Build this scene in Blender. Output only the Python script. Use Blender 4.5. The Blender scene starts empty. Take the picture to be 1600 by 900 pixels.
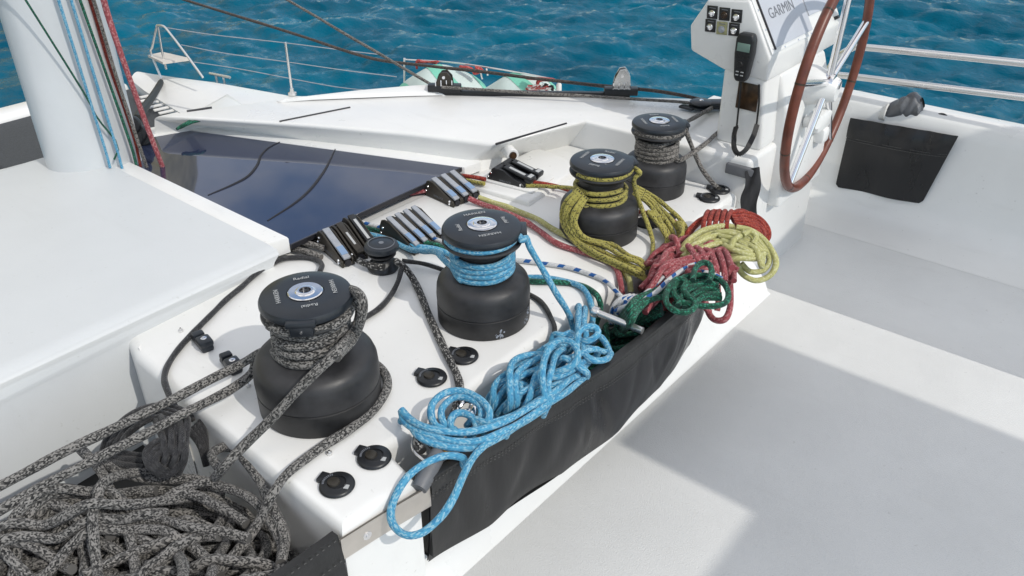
import bpy, bmesh, math, random
import numpy as np
from mathutils import Vector, Matrix

# ------------------------------------------------------------------ scene, camera, light
S = bpy.context.scene
COL = S.collection
R = math.radians
PITCH, YAW, FOC, CAMZ = R(31.5), R(50.6), 1300.0, 1.0      # boat axes: +Y bow, +X starboard, z=0 winch deck

cam_d = bpy.data.cameras.new("camera"); cam = bpy.data.objects.new("camera", cam_d); COL.objects.link(cam)
cam.location = (0, 0, CAMZ); cam.rotation_euler = (R(90) - PITCH, 0, -YAW)
cam_d.sensor_width = 36.0; cam_d.lens = 36.0 * FOC / 1600.0
cam_d.clip_start = 0.02; cam_d.clip_end = 6000
S.camera = cam
S.render.resolution_x, S.render.resolution_y = 1024, 576

SUN_EL = 43.0
w = bpy.data.worlds.new("World"); S.world = w; w.use_nodes = True
nt = w.node_tree; nt.nodes.clear()
def N(tree, kind, **kw):
    n = tree.nodes.new(kind)
    for k, v in kw.items():
        if k in n.inputs: n.inputs[k].default_value = v
        else: setattr(n, k, v)
    return n
wo = N(nt, 'ShaderNodeOutputWorld'); wb = N(nt, 'ShaderNodeBackground'); wb.inputs['Strength'].default_value = 0.15
sky = N(nt, 'ShaderNodeTexSky', sky_type='NISHITA', sun_disc=False, sun_elevation=R(SUN_EL), sun_rotation=R(183), altitude=0.0,
        air_density=1.0, dust_density=.5, ozone_density=1.4)
wtc = N(nt, 'ShaderNodeTexCoord'); wsep = N(nt, 'ShaderNodeSeparateXYZ')
nt.links.new(wtc.outputs['Generated'], wsep.inputs[0])
zc0 = N(nt, 'ShaderNodeMath', operation='MAXIMUM'); nt.links.new(wsep.outputs['Z'], zc0.inputs[0]); zc0.inputs[1].default_value = 0.0
zc = N(nt, 'ShaderNodeMath', operation='ADD'); nt.links.new(zc0.outputs[0], zc.inputs[0]); zc.inputs[1].default_value = 0.22
dx = N(nt, 'ShaderNodeMath', operation='DIVIDE'); nt.links.new(wsep.outputs['X'], dx.inputs[0]); nt.links.new(zc.outputs[0], dx.inputs[1])
dy = N(nt, 'ShaderNodeMath', operation='DIVIDE'); nt.links.new(wsep.outputs['Y'], dy.inputs[0]); nt.links.new(zc.outputs[0], dy.inputs[1])
wc = N(nt, 'ShaderNodeCombineXYZ'); nt.links.new(dx.outputs[0], wc.inputs[0]); nt.links.new(dy.outputs[0], wc.inputs[1])
wn = N(nt, 'ShaderNodeTexNoise', Scale=1.5, Detail=7.0, Roughness=0.58); nt.links.new(wc.outputs[0], wn.inputs['Vector'])
wr = N(nt, 'ShaderNodeValToRGB'); wr.color_ramp.elements[0].position = 0.36; wr.color_ramp.elements[1].position = 0.58
wr.color_ramp.elements[1].color = (.88, .88, .88, 1)
nt.links.new(wn.outputs['Fac'], wr.inputs[0])
wlow = N(nt, 'ShaderNodeMapRange'); wlow.interpolation_type = 'SMOOTHSTEP'; wlow.inputs['From Min'].default_value = .24; wlow.inputs['From Max'].default_value = .46
nt.links.new(wsep.outputs['Z'], wlow.inputs['Value'])
wcm = N(nt, 'ShaderNodeMath', operation='MULTIPLY'); nt.links.new(wlow.outputs[0], wcm.inputs[1])
wm = N(nt, 'ShaderNodeMix', data_type='RGBA'); wm.inputs['B'].default_value = (8.0, 7.75, 7.45, 1)
nt.links.new(wr.outputs[0], wcm.inputs[0]); nt.links.new(wcm.outputs[0], wm.inputs['Factor']); nt.links.new(sky.outputs[0], wm.inputs['A'])
nt.links.new(wm.outputs['Result'], wb.inputs['Color']); nt.links.new(wb.outputs[0], wo.inputs['Surface'])

sun_d = bpy.data.lights.new("sun", 'SUN'); sun = bpy.data.objects.new("sun", sun_d); COL.objects.link(sun)
sun_d.energy = 2.0; sun_d.angle = R(0.53); sun_d.color = (1.0, 0.955, 0.88)
el = R(SUN_EL)
sun.rotation_euler = Vector((0.045, math.cos(el), -math.sin(el))).to_track_quat('-Z', 'Y').to_euler()

S.view_settings.view_transform = 'Standard'; S.view_settings.look = 'None'
S.view_settings.exposure = 0.08; S.view_settings.gamma = 1.0; S.view_settings.use_curve_mapping = False
S.render.engine = 'CYCLES'
S.cycles.max_bounces = 8; S.cycles.diffuse_bounces = 4; S.cycles.glossy_bounces = 4; S.cycles.use_denoising = True

# ------------------------------------------------------------------ placing helpers (survey of the photo on known planes)
_sp, _cp, _sy, _cy = math.sin(PITCH), math.cos(PITCH), math.sin(YAW), math.cos(YAW)
def ray(px, py):
    x = (px - 800) / FOC; y = (py - 450) / FOC
    fw = _cp - y * _sp
    return Vector((x * _cy + fw * _sy, -x * _sy + fw * _cy, -(_sp + y * _cp)))
EYE = Vector((0, 0, CAMZ))
def P(px, py, z=0.0):
    r = ray(px, py); return EYE + r * ((z - CAMZ) / r.z)
def PX(px, py, X):
    r = ray(px, py); return EYE + r * (X / r.x)
def PY(px, py, Y):
    r = ray(px, py); return EYE + r * (Y / r.y)
def PC(px, py, cx, cy, rad, back=False):                # on a vertical cylinder
    r = ray(px, py); a = r.x**2 + r.y**2; b = -2 * (r.x * cx + r.y * cy); c = cx * cx + cy * cy - rad * rad
    d = max(b * b - 4 * a * c, 0.0); t = (-b + (1 if back else -1) * math.sqrt(d)) / (2 * a)
    return EYE + r * t

# ------------------------------------------------------------------ materials
MATS = {}
def mat(name, base, rough=0.5, metal=0.0, bump=0.0, bscale=200.0, var=0.0, vscale=6.0, spec=0.5, coat=0.0, detail=3.0, stretch=None, rvar=0.0, specks=0.0):
    m = bpy.data.materials.new(name); m.use_nodes = True; t = m.node_tree; b = t.nodes['Principled BSDF']
    b.inputs['Base Color'].default_value = (*base, 1); b.inputs['Roughness'].default_value = rough; b.inputs['Metallic'].default_value = metal
    b.inputs['Specular IOR Level'].default_value = spec; b.inputs['Coat Weight'].default_value = coat
    tc = N(t, 'ShaderNodeTexCoord'); vec = tc.outputs['Object']
    if stretch:
        mp = N(t, 'ShaderNodeMapping'); mp.inputs['Scale'].default_value = stretch; t.links.new(vec, mp.inputs['Vector']); vec = mp.outputs[0]
    if var > 0 or rvar > 0:
        n = N(t, 'ShaderNodeTexNoise', Scale=vscale, Detail=6.0, Roughness=0.6); t.links.new(vec, n.inputs['Vector'])
        if var > 0:
            r = N(t, 'ShaderNodeValToRGB'); r.color_ramp.elements[0].position = .3; r.color_ramp.elements[1].position = .7
            r.color_ramp.elements[0].color = (*[max(c * (1 - var), 0) for c in base], 1); r.color_ramp.elements[1].color = (*[min(c * (1 + var * .6), 1) for c in base], 1)
            t.links.new(n.outputs['Fac'], r.inputs[0]); t.links.new(r.outputs[0], b.inputs['Base Color'])
        if rvar > 0:
            q = N(t, 'ShaderNodeMapRange'); q.inputs['From Min'].default_value = .3; q.inputs['From Max'].default_value = .7
            q.inputs['To Min'].default_value = max(rough - rvar, .02); q.inputs['To Max'].default_value = rough + rvar
            t.links.new(n.outputs['Fac'], q.inputs['Value']); t.links.new(q.outputs[0], b.inputs['Roughness'])
    if specks > 0:      # scattered grime spots and faint scuff streaks
        src = b.inputs['Base Color'].links[0].from_socket if b.inputs['Base Color'].is_linked else None
        n1 = N(t, 'ShaderNodeTexNoise', Scale=75.0, Detail=2.0); t.links.new(vec, n1.inputs['Vector'])
        r1 = N(t, 'ShaderNodeValToRGB'); r1.color_ramp.elements[0].position = .70; r1.color_ramp.elements[1].position = .78; t.links.new(n1.outputs['Fac'], r1.inputs[0])
        mp2 = N(t, 'ShaderNodeMapping'); mp2.inputs['Scale'].default_value = (22, 3.5, 9); mp2.inputs['Rotation'].default_value = (0, 0, .5); t.links.new(vec, mp2.inputs['Vector'])
        n2 = N(t, 'ShaderNodeTexNoise', Scale=1.0, Detail=5.0, Roughness=.65); t.links.new(mp2.outputs[0], n2.inputs['Vector'])
        r2 = N(t, 'ShaderNodeValToRGB'); r2.color_ramp.elements[0].position = .58; r2.color_ramp.elements[1].position = .85; r2.color_ramp.elements[1].color = (.45, .45, .45, 1); t.links.new(n2.outputs['Fac'], r2.inputs[0])
        ad = N(t, 'ShaderNodeMath', operation='MAXIMUM'); t.links.new(r1.outputs[0], ad.inputs[0]); t.links.new(r2.outputs[0], ad.inputs[1])
        ml = N(t, 'ShaderNodeMath', operation='MULTIPLY'); t.links.new(ad.outputs[0], ml.inputs[0]); ml.inputs[1].default_value = specks
        mx = N(t, 'ShaderNodeMix', data_type='RGBA'); t.links.new(ml.outputs[0], mx.inputs['Factor']); mx.inputs['A'].default_value = (*base, 1); mx.inputs['B'].default_value = (.30, .285, .25, 1)
        if src: t.links.new(src, mx.inputs['A'])
        t.links.new(mx.outputs['Result'], b.inputs['Base Color'])
    if bump > 0:
        n = N(t, 'ShaderNodeTexNoise', Scale=bscale, Detail=detail); t.links.new(vec, n.inputs['Vector'])
        k = N(t, 'ShaderNodeBump', Strength=bump, Distance=0.002); t.links.new(n.outputs['Fac'], k.inputs['Height']); t.links.new(k.outputs[0], b.inputs['Normal'])
    MATS[name] = m; return m

mat('gelcoat', (.77, .77, .75), .34, bump=.03, bscale=25, var=.05, vscale=3.0, rvar=.10, specks=.30)
mat('nonskid', (.69, .695, .68), .62, bump=.55, bscale=330, var=.075, vscale=2.6, detail=2.0, specks=.22)
mat('roofcoat', (.61, .63, .635), .5, bump=.12, bscale=300, var=.05, vscale=2.0, specks=.20)
mat('winch_black', (.028, .028, .030), .47, bump=.14, bscale=700, var=.5, vscale=22, rvar=.10)
mat('winch_skirt', (.018, .018, .019), .5, bump=.1, bscale=600, var=.5, vscale=25)
mat('salt', (.30, .33, .38), .8, bump=.3, bscale=300, var=.5, vscale=120)
mat('winch_top', (.015, .019, .025), .36, bump=.06, bscale=300, var=.25, vscale=25, rvar=.06)
mat('chrome', (.82, .82, .83), .12, 1.0, bump=.02, bscale=120, rvar=.04)
mat('stainless', (.76, .755, .74), .28, .9, bump=.02, bscale=60, rvar=.05)
mat('brushed', (.62, .58, .53), .42, .75, bump=.06, bscale=120, var=.12, vscale=14)
mat('lever_grey', (.34, .36, .39), .4, .1, var=.15, vscale=60)
mat('lever_blue', (.20, .30, .45), .4)
mat('bronze', (.052, .046, .037), .42, .45, bump=.05, bscale=500, var=.2, vscale=30)
mat('black_plastic', (.013, .014, .016), .38, var=.2, vscale=30)
mat('stitch_light', (.11, .11, .105), .7)
mat('rubber', (.010, .010, .010), .6)
mat('vinyl', (.012, .012, .013), .33, bump=.75, bscale=34, detail=5.0, stretch=(1, 1, .25), var=.4, vscale=14, rvar=.1)
mat('hem', (.020, .020, .020), .42, bump=.4, bscale=90, var=.3, vscale=30)
mat('stitch', (.055, .055, .053), .7)
mat('mesh_cloth', (.028, .028, .030), .65, bump=.7, bscale=160, stretch=(1, 1, .2), var=.5, vscale=60)
mat('leather', (.155, .042, .023), .38, bump=.15, bscale=260, var=.35, vscale=22, rvar=.08)
mat('letter_white', (.42, .43, .43), .6)
mat('letter_grey', (.16, .17, .19), .5)
mat('screen_cover', (.50, .52, .56), .3, var=.05, vscale=6)
mat('seal', (.012, .012, .016), .5)
mat('switch_black', (.015, .015, .016), .3)
mat('switch_tape', (.34, .33, .17), .6, var=.25, vscale=90)
mat('brown_plate', (.050, .026, .012), .28, var=.9, vscale=45)
mat('lcd', (.17, .26, .22), .25)
mat('yellow_plastic', (.75, .36, .02), .4)
mat('fender_fabric', (.56, .66, .63), .65, bump=.2, bscale=40, var=.08, vscale=10)
mat('fender_mint', (.19, .56, .42), .6, bump=.2, bscale=40, var=.12, vscale=10)
mat('grey_fabric', (.135, .14, .15), .5, bump=.8, bscale=28, var=.25, vscale=20)
mat('net', (.05, .055, .06), .7, bump=.8, bscale=220, var=.3, vscale=150)
mat('alloy', (.60, .62, .63), .3, .15, bump=.03, bscale=60, var=.05, vscale=5)
mat('teak_seat', (.62, .58, .52), .6, var=.1, vscale=20)
mat('cloth_white', (.72, .71, .68), .8)

def glass_mat():
    m = bpy.data.materials.new('tinted_acrylic'); m.use_nodes = True; t = m.node_tree; b = t.nodes['Principled BSDF']
    b.inputs['Base Color'].default_value = (.026, .034, .068, 1); b.inputs['Roughness'].default_value = .03; b.inputs['IOR'].default_value = 1.55; b.inputs['Specular IOR Level'].default_value = 1.0
    tc = N(t, 'ShaderNodeTexCoord'); n = N(t, 'ShaderNodeTexNoise', Scale=3.0, Detail=1.0); t.links.new(tc.outputs['Object'], n.inputs['Vector'])
    k = N(t, 'ShaderNodeBump', Strength=.10, Distance=.01); t.links.new(n.outputs['Fac'], k.inputs['Height']); t.links.new(k.outputs[0], b.inputs['Normal'])
    MATS['glass'] = m
glass_mat()

def rope_mat(name, cols, n=6, m=5.0, tracer=None, rough=.75, bump=.7):
    """cols: list of (upper threshold, rgb) picked per braid diamond; tracer: (rgb, period, duty)"""
    M = bpy.data.materials.new('rope_' + name); M.use_nodes = True; t = M.node_tree; b = t.nodes['Principled BSDF']
    b.inputs['Roughness'].default_value = rough; b.inputs['Specular IOR Level'].default_value = .3; b.inputs['Sheen Weight'].default_value = .12
    uv = N(t, 'ShaderNodeUVMap'); sp = N(t, 'ShaderNodeSeparateXYZ'); t.links.new(uv.outputs[0], sp.inputs[0])
    def ma(op, a, bb=None):
        q = N(t, 'ShaderNodeMath', operation=op)
        for i, v in enumerate((a, bb)):
            if v is None: continue
            if isinstance(v, (int, float)): q.inputs[i].default_value = v
            else: t.links.new(v, q.inputs[i])
        return q.outputs[0]
    un = ma('MULTIPLY', sp.outputs['X'], float(n)); vm = ma('MULTIPLY', sp.outputs['Y'], m)
    a = ma('ADD', un, vm); c = ma('SUBTRACT', un, vm)
    cb = N(t, 'ShaderNodeCombineXYZ'); t.links.new(ma('FLOOR', a), cb.inputs[0]); t.links.new(ma('FLOOR', c), cb.inputs[1])
    wnz = N(t, 'ShaderNodeTexWhiteNoise', noise_dimensions='3D'); t.links.new(cb.outputs[0], wnz.inputs['Vector'])
    rp = N(t, 'ShaderNodeValToRGB'); rp.color_ramp.interpolation = 'CONSTANT'; e = rp.color_ramp.elements
    e[0].position = 0; e[0].color = (*cols[0][1], 1)
    pos = cols[0][0]
    e[1].position = pos; e[1].color = (*cols[1][1], 1)
    for k in range(2, len(cols)):
        q = e.new(cols[k - 1][0]); q.color = (*cols[k][1], 1)
    t.links.new(wnz.outputs['Value'], rp.inputs[0]); col = rp.outputs[0]
    if tracer:
        rgb, per, duty = tracer
        fr = ma('FRACT', ma('MULTIPLY', ma('ADD', sp.outputs['Y'], ma('MULTIPLY', sp.outputs['X'], .6)), 1.0 / per))
        on = ma('LESS_THAN', fr, duty); st = ma('LESS_THAN', ma('FRACT', ma('MULTIPLY', sp.outputs['X'], 2.0)), .55)
        mx = N(t, 'ShaderNodeMix', data_type='RGBA'); t.links.new(ma('MULTIPLY', on, st), mx.inputs['Factor'])
        t.links.new(col, mx.inputs['A']); mx.inputs['B'].default_value = (*rgb, 1); col = mx.outputs['Result']
    # grime along the length
    nz = N(t, 'ShaderNodeTexNoise', Scale=14.0, Detail=3.0); tc = N(t, 'ShaderNodeTexCoord'); t.links.new(tc.outputs['Object'], nz.inputs['Vector'])
    mr = N(t, 'ShaderNodeMapRange'); mr.inputs['To Min'].default_value = .72; mr.inputs['To Max'].default_value = 1.18; t.links.new(nz.outputs['Fac'], mr.inputs['Value'])
    hs = N(t, 'ShaderNodeHueSaturation'); t.links.new(col, hs.inputs['Color']); t.links.new(mr.outputs[0], hs.inputs['Value'])
    t.links.new(hs.outputs[0], b.inputs['Base Color'])
    h = ma('MULTIPLY', ma('ABSOLUTE', ma('SINE', ma('MULTIPLY', a, math.pi))), ma('ABSOLUTE', ma('SINE', ma('MULTIPLY', c, math.pi))))
    k = N(t, 'ShaderNodeBump', Strength=bump, Distance=.0012); t.links.new(h, k.inputs['Height']); t.links.new(k.outputs[0], b.inputs['Normal'])
    MATS[name] = M
rope_mat('r_grey', [(.40, (.27, .26, .245)), (.70, (.10, .097, .092)), (1, (.022, .022, .022))], 18, 13)
rope_mat('r_darkgrey', [(.22, (.36, .35, .33)), (.5, (.07, .068, .065)), (1, (.014, .014, .014))], 14, 9)
rope_mat('r_graphite', [(.3, (.06, .06, .058)), (.7, (.04, .04, .04)), (1, (.025, .025, .025))], 11, 8)
rope_mat('r_black', [(.5, (.018, .018, .020)), (.85, (.030, .030, .032)), (1, (.055, .055, .058))], 9, 6, rough=.48)
rope_mat('r_blue', [(.55, (.085, .34, .53)), (.72, (.045, .24, .44)), (1, (.27, .50, .62))], 14, 7)
rope_mat('r_green', [(.45, (.006, .085, .045)), (.8, (.004, .04, .028)), (1, (.03, .22, .14))], 10, 7.5)
rope_mat('r_white', [(.5, (.62, .63, .63)), (.9, (.55, .56, .57)), (1, (.66, .66, .66))], 10, 7, tracer=((.012, .10, .33), 1.15, .36))
rope_mat('r_pink', [(.4, (.36, .085, .095)), (.8, (.26, .05, .058)), (1, (.45, .20, .20))], 11, 8)
rope_mat('r_lime', [(.5, (.47, .46, .20)), (.85, (.40, .39, .15)), (1, (.55, .54, .30))], 10, 7, bump=.4)
rope_mat('r_yellow', [(.58, (.43, .385, .10)), (.84, (.32, .28, .06)), (1, (.06, .055, .03))], 12, 9)
rope_mat('r_red', [(.5, (.29, .034, .020)), (.8, (.19, .020, .014)), (1, (.40, .08, .05))], 10, 7.5)
rope_mat('r_taupe', [(.45, (.25, .235, .215)), (.75, (.12, .11, .10)), (1, (.035, .033, .03))], 12, 9)
rope_mat('r_brown', [(.5, (.075, .06, .052)), (.8, (.05, .04, .035)), (1, (.12, .10, .09))], 10, 7)

# ------------------------------------------------------------------ mesh builder
class MB:
    def __init__(s): s.bm = bmesh.new(); s.uv = s.bm.loops.layers.uv.new('UVMap')
    def _merge(s, b2):
        me = bpy.data.meshes.new('tmp'); b2.to_mesh(me); b2.free(); s.bm.from_mesh(me); bpy.data.meshes.remove(me); return s
    def box(s, c, size, rot=None, bevel=0.0, seg=2):
        b = bmesh.new(); bmesh.ops.create_cube(b, size=1.0)
        bmesh.ops.scale(b, vec=Vector(size), verts=b.verts)
        if bevel > 0: bmesh.ops.bevel(b, geom=list(b.edges), offset=min(bevel, min(size) * .49), segments=seg, profile=.5, affect='EDGES')
        M = Matrix.Translation(Vector(c)) @ (rot.to_4x4() if rot is not None else Matrix.Identity(4))
        bmesh.ops.transform(b, matrix=M, verts=b.verts); return s._merge(b)
    def prism(s, poly, axis='z', a=0.0, b=1.0, bevel=0.0, seg=3, which='all', fn=None):
        """poly 2D outline extruded from a to b along axis (z: XY outline, x: YZ outline, y: XZ outline)"""
        m = bmesh.new()
        def mk(u, v, t): return {'z': (u, v, t), 'x': (t, u, v), 'y': (u, t, v)}[axis]
        lo = [m.verts.new(mk(u, v, a)) for u, v in poly]; hi = [m.verts.new(mk(u, v, b)) for u, v in poly]
        n = len(poly); m.faces.new(lo); top = m.faces.new(hi)
        for i in range(n): m.faces.new((lo[i], lo[(i + 1) % n], hi[(i + 1) % n], hi[i]))
        bmesh.ops.recalc_face_normals(m, faces=m.faces)
        if bevel > 0:
            ed = list(top.edges) if which == 'top' else list(m.edges)
            bmesh.ops.bevel(m, geom=ed, offset=bevel, segments=seg, profile=.5, affect='EDGES')
        if fn:
            for v in m.verts: v.co = Vector(fn(v.co))
        return s._merge(m)
    def lathe(s, prof, c=(0, 0, 0), axis=(0, 0, 1), seg=48, close=True):
        q = Vector((0, 0, 1)).rotation_difference(Vector(axis).normalized()).to_matrix(); c = Vector(c)
        rings = []
        for r, z in prof:
            if r <= 1e-6: rings.append([s.bm.verts.new(c + q @ Vector((0, 0, z)))]); continue
            rings.append([s.bm.verts.new(c + q @ Vector((r * math.cos(2 * math.pi * i / seg), r * math.sin(2 * math.pi * i / seg), z))) for i in range(seg)])
        for A, B in zip(rings, rings[1:]):
            for i in range(seg):
                j = (i + 1) % seg
                if len(A) == 1 and len(B) == 1: continue
                if len(A) == 1: s.bm.faces.new((A[0], B[j], B[i]))
                elif len(B) == 1: s.bm.faces.new((A[i], A[j], B[0]))
                else: s.bm.faces.new((A[i], A[j], B[j], B[i]))
        return s
    def tube(s, pts, r, seg=10, closed=False, rfn=None):
        pts = [Vector(p) for p in pts]; n = len(pts)
        if n < 2: return s
        tans = []
        for i in range(n):
            a = pts[(i - 1) % n] if (closed or i > 0) else pts[i]; b = pts[(i + 1) % n] if (closed or i < n - 1) else pts[i]
            d = b - a; tans.append(d.normalized() if d.length > 1e-9 else (tans[-1] if tans else Vector((1, 0, 0))))
        up = Vector((0, 0, 1)) if abs(tans[0].z) < .9 else Vector((1, 0, 0))
        nrm = (up - tans[0] * up.dot(tans[0])).normalized(); rings = []; L = 0.0; Ls = []
        for i in range(n):
            if i: L += (pts[i] - pts[i - 1]).length
            Ls.append(L / (2 * math.pi * r))
            nrm = nrm - tans[i] * nrm.dot(tans[i]); nrm = nrm.normalized() if nrm.length > 1e-6 else tans[i].orthogonal().normalized()
            bi = tans[i].cross(nrm); rr = r * (rfn(i / (n - 1)) if rfn else 1.0)
            rings.append([s.bm.verts.new(pts[i] + (nrm * math.cos(2 * math.pi * k / seg) + bi * math.sin(2 * math.pi * k / seg)) * rr) for k in range(seg)])
        m = n if closed else n - 1
        for i in range(m):
            A, B = rings[i], rings[(i + 1) % n]
            va = Ls[i]; vb = Ls[i + 1] if i + 1 < n else Ls[i] + (pts[0] - pts[i]).length / (2 * math.pi * r)
            for k in range(seg):
                j = (k + 1) % seg
                f = s.bm.faces.new((A[k], A[j], B[j], B[k]))
                for lp, uv in zip(f.loops, ((k / seg, va), ((k + 1) / seg, va), ((k + 1) / seg, vb), (k / seg, vb))): lp[s.uv].uv = uv
        if not closed:
            for ring in (rings[0][::-1], rings[-1]):
                try: s.bm.faces.new(ring)
                except ValueError: pass
        return s
    def grid(s, nu, nv, fn, closed_u=False):
        V = [[s.bm.verts.new(fn(i / (nu if closed_u else nu - 1), j / (nv - 1))) for j in range(nv)] for i in range(nu)]
        for i in range(nu if closed_u else nu - 1):
            for j in range(nv - 1):
                A, B = V[i], V[(i + 1) % nu]
                s.bm.faces.new((A[j], B[j], B[j + 1], A[j + 1]))
        return s
    def quad(s, a, b, c, d):
        s.bm.faces.new([s.bm.verts.new(Vector(p)) for p in (a, b, c, d)]); return s
    def slab(s, pts, n, t):
        """closed plate: outline pts (3D), thickened by -n*t"""
        n = Vector(n).normalized(); m = bmesh.new()
        A = [m.verts.new(Vector(p)) for p in pts]; B = [m.verts.new(Vector(p) - n * t) for p in pts]
        m.faces.new(A); m.faces.new(B[::-1]); k = len(pts)
        for i in range(k): m.faces.new((A[i], B[i], B[(i + 1) % k], A[(i + 1) % k]))
        bmesh.ops.recalc_face_normals(m, faces=m.faces); return s._merge(m)
    def build(s, name, material, parent=None, angle=38):
        bmesh.ops.recalc_face_normals(s.bm, faces=s.bm.faces)
        me = bpy.data.meshes.new(name)
        off = Vector((0, 0, 0)); p = parent
        while p is not None: off += p.location; p = p.parent
        if off.length: bmesh.ops.translate(s.bm, vec=-off, verts=s.bm.verts)
        s.bm.to_mesh(me); s.bm.free()
        me.polygons.foreach_set('use_smooth', [True] * len(me.polygons))
        try: me.set_sharp_from_angle(angle=R(angle))
        except Exception: pass
        me.materials.append(MATS[material] if isinstance(material, str) else material)
        o = bpy.data.objects.new(name, me); COL.objects.link(o)
        if parent is not None: o.parent = parent
        return o
def tag(o, label=None, cat=None, group=None, kind=None):
    for k, v in (('label', label), ('category', cat), ('group', group), ('kind', kind)):
        if v: o[k] = v
    return o
def thing(name, loc, label, cat, group=None):
    o = bpy.data.objects.new(name, None); o.empty_display_size = .05; COL.objects.link(o); o.location = loc
    return tag(o, label, cat, group)

def spline(pts, step, closed=False):
    """centripetal-ish Catmull-Rom through pts, resampled at step"""
    pts = [Vector(p) for p in pts]; n = len(pts)
    if n == 2 and not closed:
        k = max(int((pts[1] - pts[0]).length / step), 1); return [pts[0].lerp(pts[1], i / k) for i in range(k + 1)]
    dense = []
    for i in range(n if closed else n - 1):
        if closed: a, b, c, d = pts[i - 1], pts[i], pts[(i + 1) % n], pts[(i + 2) % n]
        else: a, b, c, d = pts[max(i - 1, 0)], pts[i], pts[i + 1], pts[min(i + 2, n - 1)]
        if not closed and i == 0: a = b * 2 - c
        if not closed and i == n - 2: d = c * 2 - b
        for q in range(12):
            t = q / 12; dense.append(.5 * ((2 * b) + (c - a) * t + (2 * a - 5 * b + 4 * c - d) * t * t + (3 * b - a - 3 * c + d) * t**3))
    if not closed: dense.append(pts[-1])
    out = [dense[0]]; acc = 0.0
    for a, b in zip(dense, dense[1:]):
        L = (b - a).length
        while acc + L >= step:
            u = (step - acc) / L; a = a.lerp(b, u); out.append(a); L = (b - a).length; acc = 0.0
        acc += L
    if not closed and (out[-1] - dense[-1]).length > step * .3: out.append(dense[-1])
    return out
def px(*q): return [P(*a) for a in q]
def helix(cx, cy, rad, z0, z1, turns, a0, step):
    n = max(int(turns * 2 * math.pi * rad / step), 8)
    return [Vector((cx + rad * math.cos(a0 + 2 * math.pi * turns * i / n), cy + rad * math.sin(a0 + 2 * math.pi * turns * i / n), z0 + (z1 - z0) * i / n)) for i in range(n + 1)]
def side(path, off, dz=0.0, jit=0.0, rng=random):
    """a path running beside another: shifted sideways in plan and by dz"""
    out = []
    ph = rng.random() * 6
    for i, p in enumerate(path):
        a = path[max(i - 1, 0)]; b = path[min(i + 1, len(path) - 1)]; d = b - a; d.z = 0
        s_ = Vector((-d.y, d.x, 0)).normalized() if d.length > 1e-6 else Vector((1, 0, 0))
        out.append(p + s_ * (off + jit * math.sin(ph + i * 1.3)) + Vector((0, 0, dz + jit * .7 * math.cos(ph + i * 1.7))))
    return out

_TXT = {}
def text_mesh(word):
    if word in _TXT: return _TXT[word]
    c = bpy.data.curves.new('t', 'FONT'); c.body = word; c.align_x = 'CENTER'; c.align_y = 'CENTER'; c.size = 1.0; c.extrude = .01; c.resolution_u = 3
    o = bpy.data.objects.new('t', c); COL.objects.link(o); bpy.context.view_layer.update()
    me = bpy.data.meshes.new_from_object(o.evaluated_get(bpy.context.evaluated_depsgraph_get()))
    bpy.data.objects.remove(o); bpy.data.curves.remove(c); _TXT[word] = me; return me
def add_text(mb, word, M):
    b = bmesh.new(); b.from_mesh(text_mesh(word)); bmesh.ops.transform(b, matrix=M, verts=b.verts); mb._merge(b)
def basis(c, x, z, s=1.0):
    """matrix with local x along x, local z along z, uniform scale s, at c"""
    z = Vector(z).normalized(); x = Vector(x); x = (x - z * x.dot(z)).normalized(); y = z.cross(x)
    M = Matrix(((x.x, y.x, z.x, 0), (x.y, y.y, z.y, 0), (x.z, y.z, z.z, 0), (0, 0, 0, 1)))
    return Matrix.Translation(Vector(c)) @ M @ Matrix.Diagonal((s, s, s, 1))

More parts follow.
